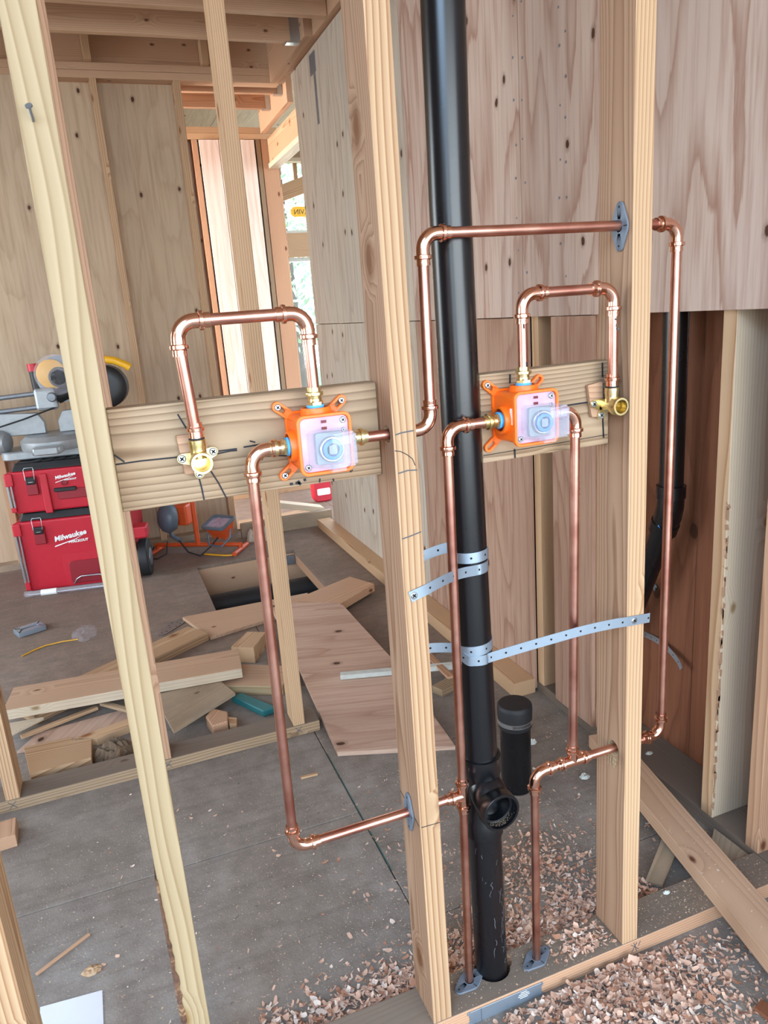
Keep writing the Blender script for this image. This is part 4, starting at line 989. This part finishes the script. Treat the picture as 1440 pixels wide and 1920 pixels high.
# ================================================================== TOOLBOXES AND SAW
def toolbox(loc, rz, w, d, h, label, big):
    R = empty('toolbox', loc, rz, label, 'toolbox', 'stacked red toolboxes')
    lidh = .045; bh = h-lidh
    bm = bmesh.new(); vs = bxm(bm, (.012, .012, 0), (w-.012, d-.012, bh))
    for v in vs:
        if v.co.z > .01: v.co.x += -.012 if v.co.x < w/2 else .012; v.co.y += -.012 if v.co.y < d/2 else .012
    bevel(bm, .010, 2); obj('body', bm, 'red_plastic', R)
    bm = bmesh.new(); vs = bxm(bm, (.025, .02, bh+.0005), (w-.025, d-.02, h-.004))
    for v in vs:
        if v.co.z > h-.01: v.co.x += .02 if v.co.x < w/2 else -.02; v.co.y += .02 if v.co.y < d/2 else -.02
    bevel(bm, .006, 2); lid = obj('lid', bm, 'black_plastic', R)
    for k in range(5):
        bm = bmesh.new(); bxm(bm, (.14+k*.06, .03, h-.004), (.175+k*.06, d-.03, h-.0005)); bevel(bm, .002); obj('cleat', bm, 'black_plastic', lid)
    # bumpers and bright rails on the front corners
    for x_ in (.004, w-.004):
        s = 1 if x_ < w/2 else -1
        bm = bmesh.new(); bxm(bm, (x_-.012, -.012, bh-.075), (x_+.02*s+.012, .03, bh-.004)); bevel(bm, .008, 2); obj('bumper', bm, 'red_plastic', R)
        bm = bmesh.new(); bxm(bm, (x_-.006, -.008, .012), (x_+.014*s+.008, .02, .075 if big else .045)); bevel(bm, .006, 2); obj('bumper', bm, 'red_plastic', R)
        tube('rail', [(x_+.001, -.004, .06 if big else .04), (x_-.001, -.006, bh-.07)], .0075, 'steel', R, 12)
        tube('rail', [(x_+.018*s, -.006, .06 if big else .04), (x_+.018*s, -.008, bh-.07)], .005, 'steel', R, 12)
    for x_ in (.10, w-.15):
        L = empty('latch', (x_, -.010, bh-.008), 0, parent=R)
        bm = bmesh.new(); bxm(bm, (0, -.012, -.062), (.05, .012, -.022)); bevel(bm, .007, 2); obj('latch_flap', bm, 'black_plastic', L)
        bm = bmesh.new(); bxm(bm, (-.004, -.004, -.12), (.054, .011, -.020)); bevel(bm, .004); obj('latch_recess', bm, 'red_dark_plastic', L)
        tube('latch_wire', [(.002, -.013, -.035), (.0, -.010, .02), (.004, -.004, .028), (.046, -.004, .028), (.05, -.010, .02), (.048, -.013, -.035)], .0018, 'steel', L, 8)
        bm = bmesh.new(); bxm(bm, (.014, -.0128, -.050), (.036, -.0118, -.046)); obj('latch_mark', bm, 'steel', L)
    # maker's lettering on the front
    sc = 1.0 if big else .62; lx, lz = (.192, bh-.125) if big else (.245, bh-.058)
    fy = -.0022 if big else -.0035
    def F(x, z, a): c_, s_ = math.cos(a), math.sin(a); return frame((x, fy, z), (c_, 0, s_), (-s_, 0, c_))
    text('lettering', 'Milwaukee', .040*sc, F(lx, lz, .16), 'white_print', R, .0004, .25, .0012*sc)
    text('lettering', 'PACKOUT', .019*sc, F(lx+.083*sc, lz-.016*sc, .05), 'white_print', R, .0004, .2, .0008*sc)
    zz = [(-.006, -.030), (.075, -.008), (.068, -.017), (.165, .030), (.098, -.004), (.104, .004), (.0, -.022)]
    prism('lightning_stroke', [(lx+a*sc, lz+b*sc) for a, b in zz], .0005, 'white_print', R, frame((0, fy, 0), (1, 0, 0), (0, 0, 1)))
    if big:
        prism('front_panel', rrect(.30, .19, .02, 3), .006, 'red_plastic', R, frame((.36, .012, .10), (1, 0, 0), (0, 0, 1)), .003)
        prism('front_panel', rrect(.25, .13, .02, 3), .006, 'red_dark_plastic', R, frame((.365, .007, .085), (1, 0, 0), (0, 0, 1)), .003)
        tube('pull_handle', [(.252, -.002, .02), (.275, -.02, .052), (.30, -.025, .066), (.395, -.025, .066), (.42, -.02, .052), (.44, -.002, .02)], .0045, 'steel', R, 10)
        for y_ in (.07,):
            wv = lathe('wheel', (w+.006, y_, .105), (1, 0, 0), [(0, .03), (.004, .10), (.01, .105), (.05, .105), (.056, .10), (.058, .03)], 'rubber_black', R, 28)
            lathe('hub', (w+.06, y_, .105), (1, 0, 0), [(0, .05), (.006, .05), (.008, .045)], 'steel_dull', wv, 20)
        bm = bmesh.new(); bxm(bm, (w-.02, -.006, .235), (w+.075, .10, .30)); bevel(bm, .008, 2); obj('wheel_guard', bm, 'red_plastic', R)
    else:
        prism('front_panel', rrect(.24, .055, .008, 3), .006, 'red_dark_plastic', R, frame((.36, .008, .085), (1, 0, 0), (0, 0, 1)), .003)
        prism('grip', rrect(.115, .022, .005, 3), .012, 'black_plastic', R, frame((.285, .006, .112), (1, 0, 0), (0, 0, 1)), .003)
        lathe('lock_hole', (.285, .004, .148), (0, -1, 0), [(0, .018), (.006, .017), (.007, .012), (.003, .011)], 'red_dark_plastic', R, 20)
        bm = bmesh.new(); bxm(bm, (.168, -.010, -.008), (.206, .01, bh-.02)); bevel(bm, .006, 2); obj('front_rib', bm, 'red_plastic', R)
    return R
BX = toolbox((-.958, 3.262, .0006), -.19, .60, .42, .44, 'lower rolling red toolbox on the floor behind the pale stud', True)
toolbox((-.948, 3.262, .4412), -.19, .575, .40, .272, 'upper red toolbox, stacked on the rolling one under the saw', False)
# sliding saw on the boxes
SW = empty('sliding_saw', (-.70, 3.42, .7145), -.19, 'grey sliding mitre saw standing on the red toolboxes', 'saw')
prism('base', rrect(.56, .26, .06, 4, .02, .03), .045, 'cast_alloy', SW, Matrix.Translation((0, 0, 0)), .006)
lathe('turntable', (.03, -.03, .045), (0, 0, 1), [(0, .175), (.012, .18), (.05, .18), (.056, .172), (.06, .168), (.075, .15), (.0752, .0)], 'cast_alloy', SW, 40, False)
prism('table_arm', rrect(.14, .16, .02, 3), .04, 'cast_alloy', SW, Matrix.Translation((.03, -.20, .04)), .006)
for x0, x1, cut in ((-.26, -.02, .03), (.05, .26, -.03)):
    o_ = [(x0, 0), (x1, 0), (x1, .06), (x1-.03, .115), (x0, .125)] if cut > 0 else [(x0, 0), (x1, 0), (x1, .125), (x0+.03, .115), (x0, .06)]
    prism('fence', o_, .03, 'cast_alloy', SW, frame((0, .02, .121), (1, 0, 0), (0, 0, 1)), .004)
lathe('motor_housing', (-.36, .0, .10), (1, -.3, -.05), [(0, .04), (.01, .06), (.11, .066), (.15, .05), (.16, .02)], 'cast_alloy', SW, 24)
for z_, dz in ((.335, .0), (.262, .0)):
    tube('slide_rail', [(-.52, .04, z_-.02), (.0, .0, z_+.005)], .013, 'steel_dull', SW, 16)
bm = bmesh.new(); bxm(bm, (-.045, -.03, .245), (.065, .03, .365)); bevel(bm, .016, 2); obj('rail_bracket', bm, 'cast_alloy', SW)
lathe('clamp_knob', (.05, -.032, .315), (0, -1, 0), [(0, .024), (.012, .026), (.02, .02), (.021, .0)], 'steel_dull', SW, 20, False)
lathe('blade', (.10, .02, .405), (0, 1, 0), [(0, .0), (.0005, .125), (.0025, .125), (.003, .0)], 'steel_dull', SW, 40, False)
lathe('upper_guard', (.085, .0, .430), (0, -1, 0), [(-.05, .09), (-.048, .108), (.03, .108), (.034, .10), (.034, .0)], 'clear_film', SW, 36, False)
lathe('yellow_guard', (.06, -.005, .435), (0, -1, 0), [(-.03, .0), (-.03, .075), (.0, .078), (.004, .07), (.004, .0)], 'yellow_plastic', SW, 30, False)
lathe('arbor_cover', (.10, -.012, .415), (0, -1, 0), [(0, .055), (.02, .052), (.022, .04), (.022, .0)], 'black_plastic', SW, 26, False)
tube('dust_tube', [(-.035, .05, .28), (-.04, .05, .46)], .026, 'black_plastic', SW, 20)
tube('dust_cap', [(-.04, .05, .455), (-.0405, .05, .495)], .030, 'red_plastic', SW, 20)
lathe('motor', (.33, -.02, .345), (0, -1, 0), [(-.06, .095), (-.05, .115), (.03, .115), (.045, .10), (.05, .06), (.05, .0)], 'black_plastic', SW, 36, False)
prism('warning_label', rrect(.055, .07, .008, 3), .001, 'paper', SW, frame((.30, -.0705, .36), (1, 0, 0), (0, 0, 1)))
tube('handle', [(.315, -.02, .475), (.35, -.025, .490), (.40, -.03, .480), (.45, -.03, .455), (.475, -.03, .435)], [.018, .021, .02, .02, .022], 'yellow_plastic', SW, 16)
tube('arm', [(.06, .03, .31), (.20, .03, .36), (.33, .02, .345)], .04, 'black_plastic', SW, 16)
tube('power_cord', [(.06, -.02, .26), (-.10, -.09, .215), (-.25, -.10, .18), (-.45, -.08, .16)], .0045, 'black_plastic', SW, 8)
# clear tube pack in front of the boxes
CT = empty('clear_tube_pack', (-.962, 3.185, .017), -.19, 'clear plastic tube pack with a white label, in front of the toolbox', 'package')
tube('tube_body', [(0, 0, 0), (.47, 0, 0)], .0165, 'clear_film', CT, 14)
tube('white_label', [(.085, 0, .0), (.165, 0, .0)], .0169, 'white_print', CT, 14)
tube('drill_rod', [(.02, 0, -.005), (.45, 0, -.005)], .005, 'steel', CT, 8)

# ================================================================== WORK LIGHT
WL = empty('work_light', (.0, 3.48, 0), -.565, 'orange twin work light on a tube stand, behind the left valve board', 'work light')
tube('base_bar', [(-.285, 0, .045), (.285, 0, .045)], .013, 'work_orange', WL, 14)
for x_ in (-.275, .275): tube('foot', [(x_, .10, .016), (x_, -.10, .016)], .0145, 'work_orange', WL, 14)
for x_ in (-.275, .275): tube('foot_stem', [(x_, 0, .015), (x_, 0, .05)], .0125, 'work_orange', WL, 12)
tube('post', [(0, 0, .045), (0, 0, .62)], .0145, 'work_orange', WL, 14)
def lamp(o, rz, tilt, dome):
    H_ = empty('lamp_head', o, 0, parent=WL); H_.rotation_euler = (tilt, 0, rz)
    bm = bmesh.new(); vs = bxm(bm, (-.075, -.03, -.06), (.075, .05, .06))
    for v in vs:
        if v.co.y > 0: v.co.x *= .7; v.co.z *= .65
    bevel(bm, .008, 2); obj('lamp_housing', bm, 'work_orange', H_)
    prism('lamp_rim', rrect(.175, .145, .02, 3), .016, 'grey_shell', H_, frame((0, -.030, 0), (1, 0, 0), (0, 0, 1)), .003, rrect(.14, .11, .012, 3))
    prism('lamp_glass', rrect(.142, .112, .012, 3), .004, 'clear_cover', H_, frame((0, -.032, 0), (1, 0, 0), (0, 0, 1)))
    tube('bracket', [(-.08, .0, 0), (-.088, .04, -.04), (-.05, .07, -.09), (.05, .07, -.09), (.088, .04, -.04), (.08, .0, 0)], .006, 'grey_shell', H_, 8)
    for k in range(4):
        bm = bmesh.new(); bxm(bm, (-.05+k*.028, .045, -.035), (-.04+k*.028, .062, .035)); obj('cooling_fin', bm, 'work_orange', H_)
lamp((.165, -.01, .155), -.3, -1.25, False)
LH = empty('lamp_head', (-.16, .0, .22), 0, parent=WL)
lathe('lamp_dome', (0, 0, 0), (-.6, -.5, .1), [(-.03, .075), (.0, .092), (.02, .094), (.05, .08), (.07, .05), (.076, .0)], 'grey_shell', LH, 28, False)
bm = bmesh.new(); bxm(bm, (.02, .0, -.055), (.11, .09, .075)); bevel(bm, .012, 2); obj('lamp_housing', bm, 'work_orange', LH)
tube('bracket', [(-.05, .05, -.06), (-.03, .04, -.13), (.03, .03, -.16)], .014, 'grey_shell', LH, 10)
tube('cable', [(-.09, -.06, .09), (-.02, -.10, .03), (.06, -.11, .01), (.12, -.06, .06), (.15, -.03, .10)], .005, 'rubber_black', WL, 8)
tube('cable', [(-.18, -.04, .08), (-.17, -.09, .02), (-.20, -.15, .006), (-.26, -.15, .006), (-.28, -.09, .012), (-.27, -.05, .05)], .004, 'rubber_black', WL, 8)
ys = tube('cable_tie', [(.02, 3.40, .003), (.08, 3.34, .003), (.14, 3.29, .003), (.17, 3.28, .003)], .006, 'yellow_plastic', None, 8); tag(ys, 'yellow cable tie on the floor under the orange work light', 'cable tie')

# ================================================================== SHAVINGS AND SAWDUST
def chips(name, label, n, spot, smin, smax, seed, mat='chip_wood', cat='shavings', curl=1.0):
    """curled flakes scattered by spot(rng) -> (x, y, z)"""
    rn = random.Random(seed); V = []; Fc = []
    MI = []
    for k in range(n):
        x, y, z = spot(rn); s = rn.uniform(smin, smax)*(1 if rn.random() < .85 else 1.5); a = rn.uniform(0, 6.283)
        w = s*(rn.uniform(.16, .4) if rn.random() < .65 else rn.uniform(.4, .75)); tl = rn.gauss(0, .16)*curl; rl = rn.gauss(0, .28)*curl
        arc_ = rn.uniform(.3, 1.9)*curl; ca, sa = math.cos(a), math.sin(a); i0 = len(V); m = 5; P = []; e0 = rn.uniform(.15, 1); e1 = rn.uniform(.05, .9); skew = rn.uniform(-.3, .3)*s
        for j in range(m):
            t_ = j/(m-1)*2-1; th = t_*arc_*.5
            lx = s*.5*(math.sin(th)/(arc_*.5)); lz = s*.5*(1-math.cos(th))/(arc_*.5)
            ww = w*.5*((1-abs(t_)**2)+abs(t_)**2*(e0 if t_ < 0 else e1))
            for sd_ in (-1, 1):
                ly = sd_*ww+skew*t_*.4; zz = lz+lx*tl+ly*rl
                P.append((x+lx*ca-ly*sa, y+lx*sa+ly*ca, zz))
        mz = min(p[2] for p in P); V += [(p[0], p[1], z+p[2]-mz+.0006) for p in P]; q_ = rn.random(); mi = 1 if q_ < .16 else (2 if q_ > .82 else 0)
        for j in range(m-1): q = i0+2*j; Fc.append((q, q+2, q+3, q+1)); MI.append(mi)
    me = bpy.data.meshes.new(name); me.from_pydata(V, [], Fc); o = bpy.data.objects.new(name, me); COL.objects.link(o)
    for m_ in ((mat, 'chip_pale', 'chip_brown') if mat == 'chip_wood' else (mat, 'chip_pale', mat)): me.materials.append(MAT[m_])
    me.polygons.foreach_set('material_index', MI)
    tag(o, label, cat); o['kind'] = 'stuff'; return o
def front_pile(r):
    while 1:
        x = r.uniform(.02, .95); y = -.003-abs(r.gauss(0, .16)); d = math.exp(-((x-.36)/.20)**2)
        if r.random() < d*.95+.03: break
    h = .030*math.exp(-((x-.36)/.18)**2)*math.exp(-((y+.07)/.09)**2)
    return x, y-.012, r.random()*h
def back_pile(r):
    while 1:
        x = r.uniform(-.30, .62); y = .103+abs(r.gauss(0, .055)); d = .35+.65*math.exp(-((x-.26)/.22)**2)
        if r.random() < d: break
    return x, y, r.random()*.022*math.exp(-((y-.11)/.05)**2)
def on_plate(r):
    while 1:
        x = r.gauss(.36, .035); y = r.uniform(.012, .08)
        if .275 < x < .425: return x, y, .0385+r.random()*.012*math.exp(-((x-.39)/.03)**2)
def scatter(r):
    while 1:
        x = r.uniform(-.6, .84); y = r.uniform(.13, 1.1); d = math.exp(-((x-.35)/.3)**2)*math.exp(-((y-.35)/.35)**2)+.05
        if r.random() < d and not (y > .82 and x > .08) and not (math.hypot(x-.538, y-.605) < .06): return x, y, 0.0
def scatter_front(r):
    return r.uniform(.1, 1.0), -r.uniform(.02, .55), 0.0
def heap2(r): return r.gauss(.42, .07), r.gauss(.30, .06), r.random()*.008
chips('wood_shavings', 'thick pile of pink wood shavings in front of the bottom plate', 4600, front_pile, .005, .017, 1)
chips('wood_shavings', 'brown drift of wood shavings behind the bottom plate', 3200, back_pile, .005, .017, 2)
chips('wood_shavings', 'wood shavings lying on the bottom plate beside the right stud', 260, on_plate, .005, .014, 3)
chips('wood_shavings', 'thin scatter of wood shavings over the floor behind the studs', 900, scatter, .003, .013, 4, curl=.7)
chips('wood_shavings', 'small heap of shavings on the floor left of the right stud', 600, heap2, .005, .014, 5)
chips('wood_shavings', 'loose wood shavings on the floor at the lower right', 400, scatter_front, .003, .013, 9, curl=.7)
def dust_floor(r):
    y = .82*r.random()+.1 if r.random() < .65 else -r.uniform(.01, .6)
    return r.uniform(-.75, .87), y, 0.0
def dust_floor_(r):
    y = r.uniform(.1, 1.1) if r.random() < .65 else -r.uniform(.01, .6)
    return r.uniform(-.75, .87), y, 0.0
def dust_front(r):
    return r.uniform(.30, 1.0), -r.uniform(.005, .5), 0.0
def dust_plate(r):
    x = r.uniform(.30, .87) if r.random() < .7 else r.uniform(.0, .30); y = r.uniform(.003, .087)
    if .43 < x < .473 or math.hypot(x-.165, y-.068) < .04: x = .60+r.random()*.1
    return x, y, .0385
def dust_board(r):
    s = r.uniform(.1, 1.1); q = r.uniform(-.042, .03); return .845-.193*s+.981*q, .62-.981*s-.193*q, .0782
chips('sawdust', 'fine pale sawdust specks scattered over the floor', 3800, dust_floor, .0012, .0042, 6, 'chip_dust', 'sawdust', .5)
chips('sawdust', 'sawdust specks on the grey floor at the lower right', 2600, dust_front, .0012, .0045, 11, 'chip_dust', 'sawdust', .6)
chips('sawdust', 'dense pale sawdust on the floor behind the stack', 3500, lambda r: (r.gauss(.32, .22), min(.8, .1+abs(r.gauss(.15, .2))), 0.0), .001, .004, 12, 'chip_dust', 'sawdust', .5)
chips('sawdust', 'pale sawdust specks on the front bottom plate', 1200, dust_plate, .001, .0038, 7, 'chip_dust', 'sawdust', .5)
chips('sawdust', 'sawdust crumbs on the loose diagonal board', 320, dust_board, .001, .005, 8, 'chip_dust', 'sawdust', .6)
# chalk line snapped on the floor
mk = tag(abox('chalk_line', .0875, .0895, .45, 1.02, .0002, .0007, 'y', 'ink_teal', None, 0), 'teal chalk line on the floor behind the middle stud', 'line')
# small debris that can be told apart
def crumb(x, y, z, rx, ry, h, mat, seed, label, cat='crumb'): tag(crumple('crumb', (x, y, z), rx, ry, h, mat, seed, 6, .45), label, cat)
crumb(.612, .075, .0385, .009, .006, .005, 'plaster_white', 21, 'white plastic flake on the bottom plate, right of the right stud', 'flake')
crumb(.735, .555, .0, .016, .012, .010, 'plaster_white', 22, 'largest pale crumb on the floor behind the tee of the right riser')
crumb(.690, .775, .0, .020, .013, .012, 'plaster_white', 23, 'pale crumb on the floor between the capped stub and the wall')
crumb(.935, .52, .0385, .012, .008, .004, 'plaster_white', 24, 'pale speck on the right wall plate below the copper elbow')
ro = slab('wood_offcut', [(.585, -.20, .010), (.612, -.19, .010), (.625, -.23, .010), (.595, -.245, .010)], .009, 'ply_red', None, .001); tag(ro, 'small dark red offcut at the bottom right of the floor', 'offcut')
# torn fibres round the lower hole in the right stud
bm = bmesh.new(); rnd = random.Random(31)
for k in range(12):
    y = .036+rnd.uniform(-.014, .012); z = .4705-abs(y-.036)*.2; l = rnd.uniform(.008, .028); P = [(.4322, y, z+.003), (.4308, y+rnd.uniform(-.001, .001), z-l*.5), (.4296, y+rnd.uniform(-.002, .002), z-l)]
    ribbon(bm, P, (-1, 0, 0), rnd.uniform(.0008, .002), .0004)
tf = par(obj('torn_fibres', bm, 'wood_pale'), sC); tf['kind'] = 'stuff'
